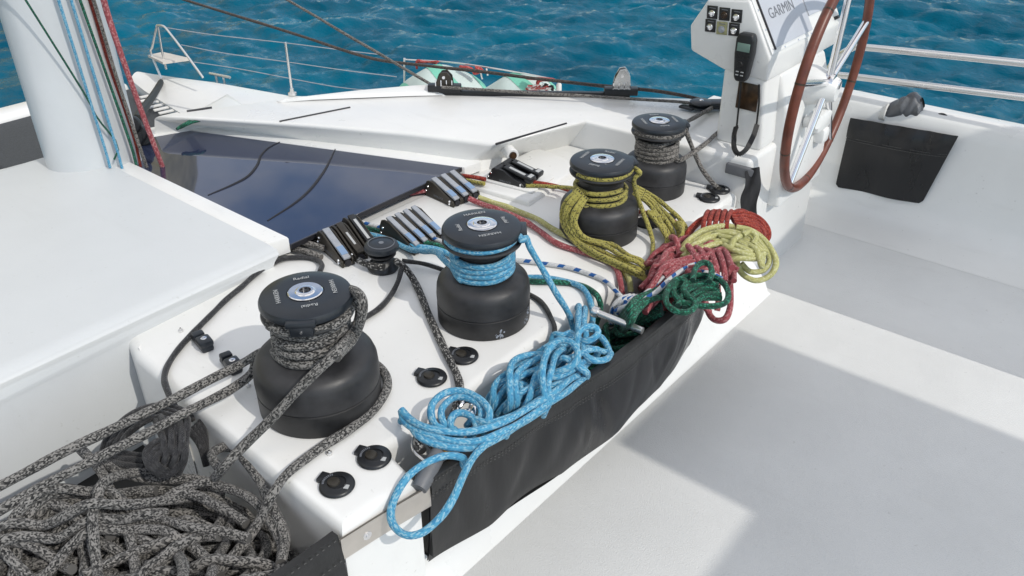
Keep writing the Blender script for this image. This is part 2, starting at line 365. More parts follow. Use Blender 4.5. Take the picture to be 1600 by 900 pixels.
# ------------------------------------------------------------------ sea, far hillside
def build_sea():
    rng = np.random.default_rng(7)
    n = 256; L = 11.0
    k1 = np.fft.fftfreq(n, L / n) * 2 * np.pi; kx, ky = np.meshgrid(k1, k1, indexing='ij'); k = np.hypot(kx, ky); k[0, 0] = 1
    wd = np.array((.86, .5)); cosf = (kx * wd[0] + ky * wd[1]) / k
    amp = np.exp(-1 / (k * .34)**2) / k**3.15 * (np.abs(cosf)**2.2 + .12); amp *= np.exp(-(k * .018)**2); amp[0, 0] = 0
    spec = np.sqrt(amp) * (rng.normal(size=(n, n)) + 1j * rng.normal(size=(n, n)))
    h = np.fft.ifft2(spec).real; h /= h.std()
    dxs = np.fft.ifft2(1j * kx / k * spec).real; dys = np.fft.ifft2(1j * ky / k * spec).real
    s0 = np.fft.ifft2(spec).real.std(); dxs /= s0; dys /= s0
    m = 420
    u = np.linspace(-1, 1, m); f = np.sign(u) * (np.abs(u) * 10.5 + np.abs(u)**18 * 3000)
    X, Y = np.meshgrid(f + 8.5, f + 5.5, indexing='ij')
    I = np.round((X % L) / L * n).astype(int) % n; J = np.round((Y % L) / L * n).astype(int) % n
    fade = np.clip((11 - np.hypot(X - 8.5, Y - 5.5)) / 3, 0, 1); A = .034
    Z = h[I, J] * A * fade - 1.55
    X2 = X - dxs[I, J] * A * .8 * fade; Y2 = Y - dys[I, J] * A * .8 * fade
    co = np.stack([X2, Y2, Z], -1).reshape(-1, 3)
    idx = np.arange(m * m).reshape(m, m)
    F = np.stack([idx[:-1, :-1], idx[1:, :-1], idx[1:, 1:], idx[:-1, 1:]], -1).reshape(-1, 4)
    me = bpy.data.meshes.new('sea'); me.from_pydata(co.tolist(), [], F.tolist()); me.polygons.foreach_set('use_smooth', [True] * len(me.polygons))
    M = bpy.data.materials.new('sea_water'); M.use_nodes = True; t = M.node_tree; b = t.nodes['Principled BSDF']
    b.inputs['Roughness'].default_value = .06; b.inputs['IOR'].default_value = 1.18; b.inputs['Specular IOR Level'].default_value = .30
    tc = N(t, 'ShaderNodeTexCoord')
    n0 = N(t, 'ShaderNodeTexNoise', Scale=.7, Detail=4.0); t.links.new(tc.outputs['Object'], n0.inputs['Vector'])
    rp = N(t, 'ShaderNodeValToRGB'); rp.color_ramp.elements[0].position = .32; rp.color_ramp.elements[1].position = .68
    rp.color_ramp.elements[0].color = (.000, .068, .118, 1); rp.color_ramp.elements[1].color = (.000, .118, .190, 1)
    t.links.new(n0.outputs['Fac'], rp.inputs[0]); t.links.new(rp.outputs[0], b.inputs['Base Color'])
    mp = N(t, 'ShaderNodeMapping'); mp.inputs['Rotation'].default_value = (0, 0, R(30)); mp.inputs['Scale'].default_value = (1, .55, 1); t.links.new(tc.outputs['Object'], mp.inputs['Vector'])
    n1 = N(t, 'ShaderNodeTexNoise', Scale=9.0, Detail=6.0, Roughness=.6); t.links.new(mp.outputs[0], n1.inputs['Vector'])
    k = N(t, 'ShaderNodeBump', Strength=.75, Distance=.03); t.links.new(n1.outputs['Fac'], k.inputs['Height']); t.links.new(k.outputs[0], b.inputs['Normal'])
    me.materials.append(M); o = bpy.data.objects.new('sea', me); COL.objects.link(o)
    tag(o, 'choppy teal blue sea beyond the boat', kind='structure')
build_sea()

def build_hills():
    mb = MB(); rng = random.Random(3)
    ph = [(rng.uniform(.5, 6), rng.uniform(0, 6), rng.uniform(.2, 1)) for _ in range(14)]
    def fn(u, v):
        az = R(-75 + 107.5 * u); d = 380 + 260 * v
        prof = max(0.0, min(1.0, (1 - u) * 17)) ** .7
        hh = 330 * prof * (.82 + .10 * math.sin(u * 21) + .06 * math.sin(u * 47 + 1)) * math.sin(min(v * 1.25, 1) * math.pi / 2)
        hh += sum(a * 4 * math.sin(f * 9 * u + p + 5 * v) for f, p, a in ph) * (v > .05) * prof
        return (d * math.sin(az), d * math.cos(az), hh - 2)
    mb.grid(90, 14, fn)
    M = bpy.data.materials.new('scrub'); M.use_nodes = True; t = M.node_tree; b = t.nodes['Principled BSDF']; b.inputs['Roughness'].default_value = .9
    tc = N(t, 'ShaderNodeTexCoord'); n = N(t, 'ShaderNodeTexNoise', Scale=.06, Detail=9.0, Roughness=.7); t.links.new(tc.outputs['Object'], n.inputs['Vector'])
    rp = N(t, 'ShaderNodeValToRGB'); rp.color_ramp.elements[0].position = .35; rp.color_ramp.elements[1].position = .7
    rp.color_ramp.elements[0].color = (.20, .19, .09, 1); rp.color_ramp.elements[1].color = (.58, .50, .30, 1); t.links.new(n.outputs['Fac'], rp.inputs[0]); t.links.new(rp.outputs[0], b.inputs['Base Color'])
    MATS['scrub'] = M
    tag(mb.build('hills', 'scrub'), 'scrub covered coastal hillside mirrored in the tinted window', kind='structure')
build_hills()

# ------------------------------------------------------------------ the catamaran's mouldings
boat = thing('catamaran', (1.0, 1.5, -.3), 'white catamaran with dark tinted coachroof window, bow net and moulded winch deck', 'boat')
def arc2(pts, n=6):
    return pts
# winch deck
mb = MB()
deck_poly = [(.535, .785), (.69, .77), (.712, .872), (.93, .862), (1.20, .862), (1.50, .866), (1.80, .866), (2.068, .872), (2.068, 1.56), (.60, 1.56), (.572, 1.462), (.562, 1.30)]
mb.prism(deck_poly, 'z', -.34, 0.0, bevel=.022, seg=4, which='top')
mb.build('winch_deck', 'gelcoat', boat)
# raised pad under the clutches on the outboard side, and swelling along the aft edge
mb = MB(); mb.prism([(1.62, 1.27), (1.92, 1.30), (1.95, 1.50), (1.60, 1.50)], 'z', -.02, .016, bevel=.014, seg=3, which='top'); mb.build('clutch_pad', 'gelcoat', boat)
mb = MB(); mb.prism([(1.80, .82), (2.015, .82), (2.02, .90), (1.80, .90)], 'z', -.25, -.012, bevel=.03, seg=3, which='top'); mb.build('deck_corner', 'gelcoat', boat)
# deck under the glass opening
mb = MB(); mb.prism([(.9, 1.55), (1.85, 1.55), (1.5, 2.5), (.9, 2.5)], 'z', -.2, -.004); mb.build('rope_garage', 'gelcoat', boat)
# coaming under the rope bag, stepping down to the cockpit sole
mb = MB()
mb.prism([(.92, -.34), (.92, -.205), (.775, -.212), (.755, -.222), (.715, -.262), (.700, -.296), (.660, -.3115), (.6, -.315), (.6, -.34)], 'x', .36, 2.10, fn=lambda c: (c.x, c.y + (.05 * ((c.x - 1.3) / .75)**2 - .012 if c.y < .8 else 0), c.z))
o = mb.build('coaming', 'gelcoat', boat, angle=60)
mb = MB(); mb.box((.622, .80, -.15), (.16, .03, .2), bevel=.008); mb.build('coaming_tab', 'gelcoat', boat)
# cockpit sole
mb = MB(); mb.prism([(-2.4, -2.2), (2.13, -2.2), (2.13, .80), (2.07, .88), (-2.4, .88)], 'z', -.46, -.3, bevel=.010, seg=3, which='top'); mb.build('cockpit_sole', 'nonskid', boat)
mb = MB(); mb.box((2.99, -.3, -.40), (1.6, 4.2, .08)); mb.build('helm_footwell', 'nonskid', boat)
# fillet floor to hull side and hull side
def hullside(u, v):
    y = -2.4 + 3.45 * u
    pr = [(2.72, -.3595), (2.80, -.358), (2.87, -.350), (2.915, -.325), (2.938, -.28), (2.95, -.20), (2.955, -.10), (2.958, -.03), (2.965, 0.02), (2.985, .036), (3.06, .038), (3.09, .02), (3.11, -.1), (3.10, -.9), (3.0, -1.7)]
    a, b_ = pr[min(int(v * (len(pr) - 1) + 1e-6), len(pr) - 1)]
    return (a, y, b_)
mb = MB(); mb.grid(12, 15, hullside); mb.build('helm_bulwark', 'gelcoat', boat, angle=50)
# inboard coachroof panel with aft bevel
mb = MB()
mb.prism([(1.470, -.30), (1.466, -.004), (1.478, .018), (1.494, .046), (1.512, .0575), (1.545, .0605), (2.46, .066), (2.50, .055), (2.50, -.3)], 'x', -1.9, .972,
         fn=lambda c: (c.x, c.y + (max(c.x, .2) - .5) * .16 * max(0, min(1, 1 - c.z / .055)) if c.y < 1.6 else c.y, c.z))
mb.build('coachroof_panel', 'roofcoat', boat, angle=50)
mb = MB()
mb.prism([(.9735, 1.56), (1.032, 1.548), (1.032, 2.50), (.9735, 2.50)], 'z', .012, .055, bevel=.006, seg=2, which='top'); mb.build('panel_flange', 'gelcoat', boat)
# bin forward wall and moulded corner
q0, q1, q2 = P(216, 543, .002), PX(283, 650, .559), PY(233, 628, 1.452)
mb = MB(); mb.slab([q0, q1, Vector((q1.x, q1.y, -.3)), Vector((q2.x, q2.y, -.3)), q2], (-.75, -.65, .1), .02); mb.build('bin_corner', 'gelcoat', boat)
mb = MB(); mb.box((-.39, 1.16, -.285), (1.9, .82, .03)); mb.build('bin_floor', 'rubber', boat)
# tinted window
mb = MB()
g1, g2, f1, f2 = P(720, 261, .034), P(297, 204, .034), P(738, 252, .034), P(306, 197, .034)
gl = [(1.034, 1.546), (g1.x, g1.y), (g2.x, g2.y), (1.034, 2.52)]
mb.prism(gl, 'z', .022, .034, bevel=.0015, seg=1); win = mb.build('tinted_window', 'glass', boat)
mb = MB(); mb.slab([(1.034, 1.5455, .0338), (g1.x, g1.y - .0005, .0338), (g1.x, g1.y - .0005, .022), (1.034, 1.5455, .022)], (0, -1, 0), -.004); mb.build('window_edge', 'seal', win)
for pts in ([(437, 222), (420, 231), (408, 243), (402, 258), (388, 275), (365, 288), (325, 305)], [(524, 233), (516, 250), (505, 270), (485, 296), (460, 318), (418, 345)]):  # dark strips laid on the glass stand in for mirrored overhead cables
    mb = MB(); mb.tube(spline(px(*[(a, b, .0345) for a, b in pts]), .01), .0030, 8, rfn=lambda t: .55 + .8 * math.sin(math.pi * t)); mb.build('cable_reflection', 'seal', win)
# white frame right of the window
mb = MB(); mb.prism([(g1.x + .003, g1.y - .012), (f1.x + .012, f1.y - .022), (f1.x + .03, f1.y), (f2.x + .03, f2.y + .01), (g2.x + .004, g2.y)], 'z', .006, .036, bevel=.005, seg=2, which='top'); mb.build('window_frame', 'gelcoat', boat)
mb = MB(); mb.prism([(1.03, 2.52), (g2.x - .002, g2.y + .003), (f2.x, f2.y + .03), (1.30, 2.52), (1.03, 2.60)], 'z', .006, .036, bevel=.005, seg=2, which='top'); mb.build('window_frame', 'gelcoat', boat)
# raised outboard roof: top at .1, inner slope to the window frame, aft slope to the winch deck
T = [P(307, 185, .10), P(480, 195, .10), P(640, 209, .10), P(780, 225, .10), P(918, 189, .10)]
plat = [(2.072, .848), (2.60, .848), (2.66, .90), (2.70, 1.04), (2.98, 1.10), (2.80, 1.16), (2.49, 1.170)]
edge = [(2.310, 1.424), (1.955, 1.905), (1.650, 2.240), (1.225, 2.455)]
T = [Vector(p) for p in T] + [Vector((x, y, .10)) for x, y in plat + edge]
Bt = [Vector((f2.x, f2.y, .03)), P(480, 220, .034), P(640, 238, .034), Vector((f1.x, f1.y, .034)), Vector((2.060, 1.470, -.03)),
      Vector((2.076, .844, -.4)), Vector((2.61, .844, -.4)), Vector((2.67, .895, -.4)), Vector((2.72, 1.03, -.4)), Vector((3.0, 1.10, -.4)), Vector((2.84, 1.19, -.4)), Vector((2.52, 1.20, -.4)),
      Vector((2.36, 1.44, -.4)), Vector((1.99, 1.93, -.4)), Vector((1.68, 2.28, -.4)), Vector((1.19, 2.52, -.2))]
bm2 = bmesh.new(); n = len(T)
vt = [bm2.verts.new(p) for p in T]; vb = [bm2.verts.new(p) for p in Bt]
bm2.faces.new(vt)
for i in range(n): bm2.faces.new((vb[i], vb[(i + 1) % n], vt[(i + 1) % n], vt[i]))
c1 = bm2.verts.new((f1.x + .012, f1.y - .024, -.01)); bm2.faces.new((vb[3], c1, vb[4]))
bmesh.ops.recalc_face_normals(bm2, faces=bm2.faces)
vs = set(vt)
tope = [e for e in bm2.edges if (e.verts[0] in vs and e.verts[1] in vs)] + [e for e in bm2.edges if {e.verts[0], e.verts[1]} in ({vt[3], vb[3]}, {vt[5], vb[5]})]
bmesh.ops.bevel(bm2, geom=tope, offset=.014, segments=4, profile=.5, affect='EDGES')
mb = MB(); mb._merge(bm2); mb.build('outboard_roof', 'gelcoat', boat, angle=50)
sh_o = [P(432, 158, .103), P(480, 150, .112), P(560, 141, .118), P(640, 134, .120), P(692, 131, .118), P(700, 147, .098)]; sh_i = [P(440, 160, .10), P(490, 156, .103), P(560, 153, .104), P(640, 150, .103), P(690, 149, .102), P(698, 150, .098)]
mb = MB()
def shf(u, v):
    k = u * 5; i = min(int(k), 4); f = k - i; o_ = sh_o[i].lerp(sh_o[i + 1], f); n_ = sh_i[i].lerp(sh_i[i + 1], f)
    if v < .2: return n_
    if v < .6: return n_.lerp(o_, .12 + .06 * (v - .2)) + Vector((0, 0, .010 * (1 if 0 < u < 1 else 0)))
    if v < .85: return o_
    return o_ + Vector((.03, .03, -.35))
mb.grid(40, 7, shf); mb.build('roof_shoulder', 'gelcoat', boat, angle=50)
for (a, b_) in (((292, 174), (331, 168)), ((437, 190), (547, 168)), ((775, 225), (885, 193))):
    mb = MB(); mb.tube([P(*a, .1005), P(*b_, .1005)], .0035, 8); mb.build('roof_groove', 'seal', boat)
# side deck, starboard hull and bow
def gunwale(t):   # outboard sheer line from the bow aft
    pts = [(2.262, 4.545), (2.42, 4.10), (2.545, 3.575), (2.80, 3.30), (2.97, 3.15), (3.05, 2.85), (3.10, 2.2), (3.10, 1.0)]
    s_ = t * (len(pts) - 1); i = min(int(s_), len(pts) - 2); f = s_ - i; return Vector(pts[i]).lerp(Vector(pts[i + 1]), f)
def inner(t):
    pts = [(2.155, 4.50), (2.10, 4.25), (2.00, 3.60), (1.86, 3.10), (1.75, 2.60), (1.70, 2.2), (1.9, 1.7), (2.3, 1.0)]
    s_ = t * (len(pts) - 1); i = min(int(s_), len(pts) - 2); f = s_ - i; return Vector(pts[i]).lerp(Vector(pts[i + 1]), f)
def deckf(u, v):
    g, i = gunwale(u), inner(u); c = (g + i) / 2
    if v < .15: q = i.copy(); z = -1.3 + (v / .15) * .88
    elif v > .85: q = g.copy(); z = -.42 - ((v - .85) / .15) * 1.2
    else:
        f = (v - .15) / .7; q = i.lerp(g, f); z = -.42 + .025 * math.sin(math.pi * f)
    return (q.x, q.y, z)
mb = MB(); mb.grid(44, 21, deckf); mb.build('bow_hull', 'gelcoat', boat, angle=50)
# forward crossbeam/foredeck nacelle and net
mb = MB(); mb.prism([(1.0, 4.42), (2.13, 4.46), (2.13, 4.62), (1.0, 4.60)], 'z', -.56, -.42, bevel=.04, seg=3); mb.build('crossbeam', 'gelcoat', boat)
mb = MB(); mb.prism([(.80, 2.55), (1.25, 2.55), (1.55, 2.40), (1.72, 2.6), (1.80, 2.95), (1.45, 2.80), (.80, 2.86)], 'z', -.6, -.06, bevel=.05, seg=3, which='top'); mb.build('foredeck', 'gelcoat', boat)
mb = MB(); mb.quad((1.05, 2.8, -.45), (1.85, 2.9, -.45), (2.12, 4.44, -.45), (1.05, 4.42, -.45)); net = mb.build('bow_net', 'net', boat)
mb = MB()
for i in range(15):
    a = Vector((1.965, 3.35, -.435)).lerp(Vector((2.085, 4.20, -.435)), i / 14)
    mb.box((a.x - .035, a.y, a.z + .006), (.075, .022, .010), rot=Matrix.Rotation(R(-10), 3, 'Z'), bevel=.003)
mb.build('lacing_tabs', 'cloth_white', net)
# drain spout on the aft slope of the roof
mb = MB()
c = PY(797, 238, 1.462); ax = Vector((-.55, -.80, .05))
mb.lathe([(0, .028), (.010, .028), (.012, .030), (.017, .030), (.0185, .027), (.0185, -.05), (0, -.05)], c, ax, 28); o = mb.build('drain_spout', 'gelcoat', boat)
mb = MB(); mb.lathe([(0, .0345), (.0105, .0345), (.0105, .020)], c, ax, 24); mb.build('drain_screen', 'brown_plate', o)
# unseen panels above and behind the camera, shaped to cast the cockpit's shade
mb = MB()
zb = 1.62; sh = lambda x, y, z: (x - .045 * (zb - z) / math.sin(el), y - (zb - z) / math.tan(el))
mb.prism([sh(.10, .35, -.3), sh(1.268, .362, -.3), sh(1.268, .70, -.3), sh(1.868, .70, -.3), sh(1.868, -.75, -.3), sh(.10, -.75, -.3)], 'z', zb, zb + .03)
mb.prism([sh(2.135, -.75, -.3), sh(2.135, .80, -.3), sh(2.88, .95, -.36), sh(3.05, .70, -.3), sh(3.05, -.75, -.3)], 'z', zb, zb + .03)
tag(mb.build('roof', 'cloth_white'), 'unseen white panels over the cockpit, added to cast its shade', kind='structure')

# ------------------------------------------------------------------ winches
def winch(name, x, y, rb, rd, rt, hz, label, arm_deg, words_rot, zt=None):
    w_ = thing(name, (x, y, 0), label, 'winch', 'black self-tailing winches in a row')
    zs = hz / .24; L = lambda *p: [(r, z * zs) for r, z in p]
    c = (x, y, 0)
    mb = MB(); mb.lathe(L((0, .001), (rb * .985, .001), (rb * 1.0, .004), (rb * 1.0, .047), (rb * .98, .0485)), c, seg=64); mb.build('base_ring', 'winch_skirt', w_)
    mb = MB(); mb.lathe(L((rb * .975, .046), (rb * .975, .0492), (rb * 1.0, .0515), (rb * 1.005, .070), (rb * .99, .092), (rb * .955, .103), (rb * .88, .112), (rb * .75, .117), (rd * 1.08, .120), (rd * 1.0, .126),
                        (rd * .985, .16), (rd * 1.0, .182), (rd * 1.12, .190), (rt * .90, .196), (rt * .985, .199), (rt * 1.0, .202), (rt * .985, .206), (rt * .80, .209), (rt * .74, .213)), c, seg=64); mb.build('drum', 'winch_black', w_)
    mb = MB(); mb.lathe(L((rt * .74, .212), (rt * .80, .2165), (rt * .985, .2195), (rt * 1.0, .223), (rt * .995, .229), (rt * .965, .234), (rt * .85, .2375), (rt * .60, .2392), (rt * .40, .2385), (rt * .385, .2365), (0, .2365)), c, seg=64)
    top = mb.build('top_plate', 'winch_top', w_)
    mb = MB(); mb.lathe(L((rt * .37, .236), (rt * .37, .2400), (rt * .35, .2412), (rt * .22, .2408), (rt * .20, .2425), (rt * .17, .2432), (rt * .125, .2430), (rt * .12, .236), (0, .236)), c, seg=40); mb.build('crank_socket', 'chrome', top)
    mb = MB()
    for k in range(8):
        a = k * math.pi / 4; mb.box((x + rt * .135 * math.cos(a), y + rt * .135 * math.sin(a), .2405 * zs), (rt * .045, rt * .045, .003), rot=Matrix.Rotation(a, 3, 'Z'))
    mb.build('socket_teeth', 'seal', top)
    for k, wd in enumerate(('HARKEN', 'Radial', 'HARKEN', 'Radial')):
        a = R(words_rot + 90 * k); d = Vector((math.cos(a), math.sin(a), 0)); mb = MB()
        add_text(mb, wd, basis((x + d.x * rt * .585, y + d.y * rt * .585, .2395 * zs + .0004), (d.y, -d.x, 0), (0, 0, 1), rt * .145))
        mb.build('lettering', 'letter_white', top)
    a = R(arm_deg); d = Vector((math.cos(a), math.sin(a), 0)); q = Matrix.Rotation(a, 3, 'Z')
    mb = MB(); mb.box((x + d.x * rt * .92, y + d.y * rt * .92, .2155 * zs), (rt * .34, rt * .50, .026 * zs), rot=q, bevel=.005)
    mb.box((x + d.x * rt * .99, y + d.y * rt * .99, .226 * zs), (rt * .22, rt * .62, .012 * zs), rot=q, bevel=.004)
    ar = mb.build('stripper_arm', 'winch_top', w_)
    mb = MB(); mb.lathe([(0, .003), (.0022, .003), (.0028, .0015), (.0028, -.002)], (x + d.x * rt * 1.08, y + d.y * rt * 1.08, .214 * zs), d, 12); mb.build('screw', 'chrome', ar)
    return w_
W1 = (.722, 1.058); W2 = (1.133, 1.010); W3 = (1.617, 1.041); W4 = (1.935, 1.069)
winch('winch', *W1, .113, .0555, .082, .240, 'largest black winch wrapped in thick grey flecked rope, nearest the grey rope pile', 225, 150)
winch('winch', *W2, .100, .0555, .0835, .225, 'black winch wrapped with light blue rope, white salt marks on its base', -50, 60)
winch('winch', *W3, .100, .058, .0800, .203, 'black winch wrapped with yellow flecked rope', -40, 100)
winch('winch', *W4, .0880, .048, .0745, .205, 'black winch wrapped with thin grey rope beside the steering console', -45, 140)

# dried salt streaks on the second winch's base ring
def salt_patch(cx, cy, rad, a0, z0, wd, hd, seed):
    rg_ = random.Random(seed); mb = MB()
    for _ in range(26):
        a = R(a0 + rg_.gauss(0, wd)); z = min(max(z0 + rg_.gauss(0, hd), .004), .040); e = rg_.uniform(.0006, .0024); p = Vector((cx + (rad + .0003) * math.cos(a), cy + (rad + .0003) * math.sin(a), z))
        mb.lathe([(0, .0002), (e * .8, .00015), (e, -.0002)], p, (math.cos(a), math.sin(a), 0), 7)
    return mb
for i, (a0, z0, wd, hd) in enumerate(((-118, .014, 3.0, .004), (-72, .022, 3.5, .009))):
    o = salt_patch(*W2, .100, a0, z0, wd, hd, i).build('salt_mark', 'salt', bpy.data.objects['winch.001']); o['kind'] = 'stuff'

# small snubbing winch
SN = (1.135, 1.330)
t = thing('snubbing_winch', (*SN, 0), 'small glossy black snubbing winch between rope clutches and the largest winch', 'winch')
mb = MB(); mb.lathe([(0, .001), (.036, .001), (.038, .006), (.034, .016), (.026, .024), (.024, .030), (.028, .038), (.033, .040), (.033, .043), (.024, .046), (.024, .050), (.034, .053)], (*SN, 0), seg=40); mb.build('drum', 'black_plastic', t)
mb = MB(); mb.lathe([(.034, .0525), (.040, .0545), (.041, .060), (.039, .066), (.034, .069), (.010, .070), (0, .070)], (*SN, 0), seg=40); tp = mb.build('top_plate', 'winch_top', t)
mb = MB(); mb.lathe([(.030, .0695), (.0302, .0708), (.0312, .0708), (.0314, .0690)], (*SN, 0), seg=40); mb.lathe([(0, .0712), (.006, .0712), (.0065, .069)], (*SN, 0), seg=16); mb.build('marking_ring', 'letter_grey', tp)

# ------------------------------------------------------------------ rope clutches
def clutch(name, origin, ang, n, wu, ln, ht, label, levers, body='bronze', text=True):
    """origin: aft inboard corner on deck; units run +X, ropes run along Y"""
    t = thing(name, origin, label, 'rope clutch', 'rope clutches on the winch deck')
    q = Matrix.Rotation(R(ang), 3, 'Z'); O = Vector(origin)
    def tr(p): return O + q @ Vector(p)
    arch = body == 'black_plastic'
    for i in range(n):
        x0 = i * wu; m = MB()
        pr = [(0, .0), (ln, .0), (ln, ht * .62), (ln * .93, ht * .92), (ln * .84, ht), (ln * .70, ht * .98), (ln * .15, ht * .42), (ln * .02, ht * .32)]
        if arch: pr = [(0, 0), (ln, 0), (ln * .99, ht * .35), (ln * .93, ht * .62), (ln * .80, ht * .92), (ln * .68, ht), (ln * .56, ht * .95), (ln * .30, ht * .55), (ln * .10, ht * .40)]
        for a, b_ in ((.0, .16), (.84, 1.0)):      # side cheeks
            m.prism([(y_, z_) for y_, z_ in pr], 'x', x0 + wu * a, x0 + wu * b_, bevel=.0012, seg=1)
        m.prism([(y_, z_ * (.55 if z_ > 0 else 1) + (.0 if z_ > 0 else .004)) for y_, z_ in pr], 'x', x0 + wu * .16, x0 + wu * .84)
        m.lathe([(0, wu * .98), (.009 + ht * .05, wu * .98), (.009 + ht * .05, wu * .02), (0, wu * .02)], (x0, ln * .80, ht * .74), (1, 0, 0), 20)
        for v in m.bm.verts: v.co = tr(v.co)
        b_ = m.build('body', body, t)
        if i == 0:
            for (yy, zz) in ((.88, .62), (.95, .35), (.13, .14), (.12, .30)):
                m = MB(); m.lathe([(0, .003), (.0026, .003), (.0034, .0015), (.0034, -.001)], (x0, ln * yy, ht * zz), (-1, 0, 0), 12)
                for v in m.bm.verts: v.co = tr(v.co)
                m.build('rivet', 'chrome', b_)
            if text:
                m = MB(); add_text(m, 'SPINLOCK', basis((x0 - .0003, ln * .52, ht * .24), (0, -1, 0), (-1, 0, 0), .0085))
                for v in m.bm.verts: v.co = tr(v.co)
                m.build('lettering', 'letter_grey', b_)
        m = MB(); m.lathe([(0, .0006), (.0065, .0006), (.0085, .001), (.009, -.002)], (x0 + wu * .5, ln * .01, ht * .17), (0, -1, .15), 16)
        for v in m.bm.verts: v.co = tr(v.co)
        m.build('rope_port', 'seal', b_)
        kind = levers[i]
        m = MB()
        y1, z1 = ln * .84, ht * 1.05; y0, z0 = (ln * .02, ht * .40) if kind != 'up' else (ln * .05, ht * .85)
        if arch: y1, z1, y0, z0 = ln * .62, ht * 1.04, -ln * .02, ht * .62
        d = Vector((0, y0 - y1, z0 - z1)); L = d.length; mid = Vector((x0 + wu * .5, (y0 + y1) / 2, (z0 + z1) / 2)); a = math.atan2(d.z, d.y)
        rot = Matrix.Rotation(a, 3, 'X')
        m.box(mid, (wu * .54, L, .0070), rot=rot, bevel=.0022)
        if kind == 'handle': m.box(Vector((x0 + wu * .5, y0, z0)), (wu * .78, L * .28, .018), rot=rot, bevel=.006)
        for v in m.bm.verts: v.co = tr(v.co)
        lv = m.build('lever', {'grey': 'lever_grey', 'dark': 'bronze'}.get(kind, 'black_plastic'), t)
        m = MB()
        up = rot @ Vector((0, 0, 1)); up = up if up.z > 0 else -up
        if kind == 'grey': m.box(mid + d * .26 + up * .0040, (wu * .50, L * .26, .001), rot=rot); mm = 'lever_blue'
        elif kind == 'dark': m.box(mid + d * .05 + up * .0040, (wu * .16, L * .40, .001), rot=rot); mm = 'letter_white'
        else: m.box(Vector((x0 + wu * .5, y0, z0)) + up * .0092, (wu * .50, L * .13, .001), rot=rot); m.box(mid - d * .02 + up * .0040, (wu * .22, L * .62, .0012), rot=rot); mm = 'letter_white'
        for v in m.bm.verts: v.co = tr(v.co)
        m.build('lever_mark', mm, lv)
    return t
clutch('rope_clutch', (1.072, 1.405, 0), -14, 1, .034, .135, .052, 'bronze rope clutch with grey lever shut, closest to the largest winch', ['grey'])
clutch('rope_clutch', (1.112, 1.402, 0), -14, 1, .034, .135, .052, 'bronze rope clutch with dark lever and white stripe', ['dark'], text=False)
clutch('rope_clutch', (1.152, 1.400, 0), -14, 1, .034, .140, .058, 'rope clutch with raised black handle bearing a white square', ['handle'], text=False)
clutch('rope_clutch', (1.225, 1.315, 0), -3, 4, .0275, .130, .062, 'bronze bank of four grey levered rope clutches in front of the blue roped winch', ['grey'] * 4)
clutch('rope_clutch', (1.482, 1.424, 0), -5, 3, .034, .118, .050, 'bank of three bronze clutches holding the pink and lime lines', ['grey'] * 3)
dbl = clutch('rope_clutch', (1.668, 1.322, .016), 8, 2, .044, .128, .045, 'black double rope clutch with two rounded black handles on a white pad', ['handle'] * 2, body='black_plastic')
mb = MB(); mb.box((1.712, 1.385, .019), (.125, .17, .006), rot=Matrix.Rotation(R(8), 3, 'Z'), bevel=.002); mb.build('base_plate', 'gelcoat', dbl)

# ------------------------------------------------------------------ deck fittings
def deck_button(p, label):
    t = thing('deck_button', p, label, 'winch switch', 'round black winch foot switches on the deck'); p = Vector(p)
    mb = MB(); mb.lathe([(0, .0005), (.0285, .0005), (.030, .003), (.029, .006), (.026, .008), (.018, .0085), (.016, .0095), (.0155, .007), (0, .007)], p, seg=36)
    mb.box(p + Vector((-.004, .030, .004)), (.022, .016, .008), rot=Matrix.Rotation(R(20), 3, 'Z'), bevel=.002); b = mb.build('bezel', 'black_plastic', t)
    mb = MB(); mb.lathe([(0, .0115), (.007, .0113), (.010, .010), (.0115, .0065)], p + Vector((-.002, .006, 0)), seg=24); mb.build('button', 'bronze', t)
    mb = MB(); mb.box(p + Vector((.004, -.0195, .0085)), (.009, .008, .001), rot=Matrix.Rotation(R(30), 3, 'Z')); mb.build('arrow_mark', 'letter_white', b)
    mb = MB()
    for k in range(9):
        a = R(60 + 10 * k); mb.box(p + Vector((-.002 + .0185 * math.cos(a), .004 + .0185 * math.sin(a), .0088)), (.0035, .0016, .001), rot=Matrix.Rotation(a, 3, 'Z'))
    mb.build('lettering', 'letter_grey', b)
for (a, b_, l) in ((527, 760, 'round black deck switch closest to the grey rope pile'), (585, 717, 'round black deck switch second from the grey rope pile, beside the loose screw'),
                   (675, 592, 'round black deck switch left of the dark rope tail by the blue pile'), (725, 558, 'round black deck switch partly covered by the dark rope tail'),
                   (1108, 311, 'round black deck switch in the outboard deck corner, nearer the yellow roped winch'), (1124, 298, 'round black deck switch in the outboard deck corner, where the thin grey rope ends')):
    deck_button(P(a, b_, 0), l)
t = thing('cup_hole', P(1011, 349, 0), 'round black open deck socket right of the yellow roped winch', 'deck socket')
mb = MB(); mb.lathe([(.0, .0012), (.026, .0012), (.028, .004), (.031, .004), (.0335, .0005)], t.location, seg=36); mb.build('socket', 'rubber', t)
t = thing('deck_socket', P(1042, 340, 0), 'small black deck cap behind the yellow rope strands', 'deck socket')
mb = MB(); mb.lathe([(0, .006), (.018, .006), (.022, .004), (.024, .0005)], t.location, seg=30); mb.build('cap', 'rubber', t)
def screw(a, b_, l):
    t = thing('deck_screw', P(a, b_, 0), l, 'screw'); mb = MB(); mb.lathe([(0, .009), (.0022, .009), (.0022, .006), (.0048, .005), (.0052, .0003)], t.location, seg=14); mb.build('screw_head', 'stainless', t)
    mb = MB(); mb.lathe([(0, .0093), (.0016, .0093), (.0017, .0085)], t.location, seg=10); mb.build('screw_hole', 'seal', t)
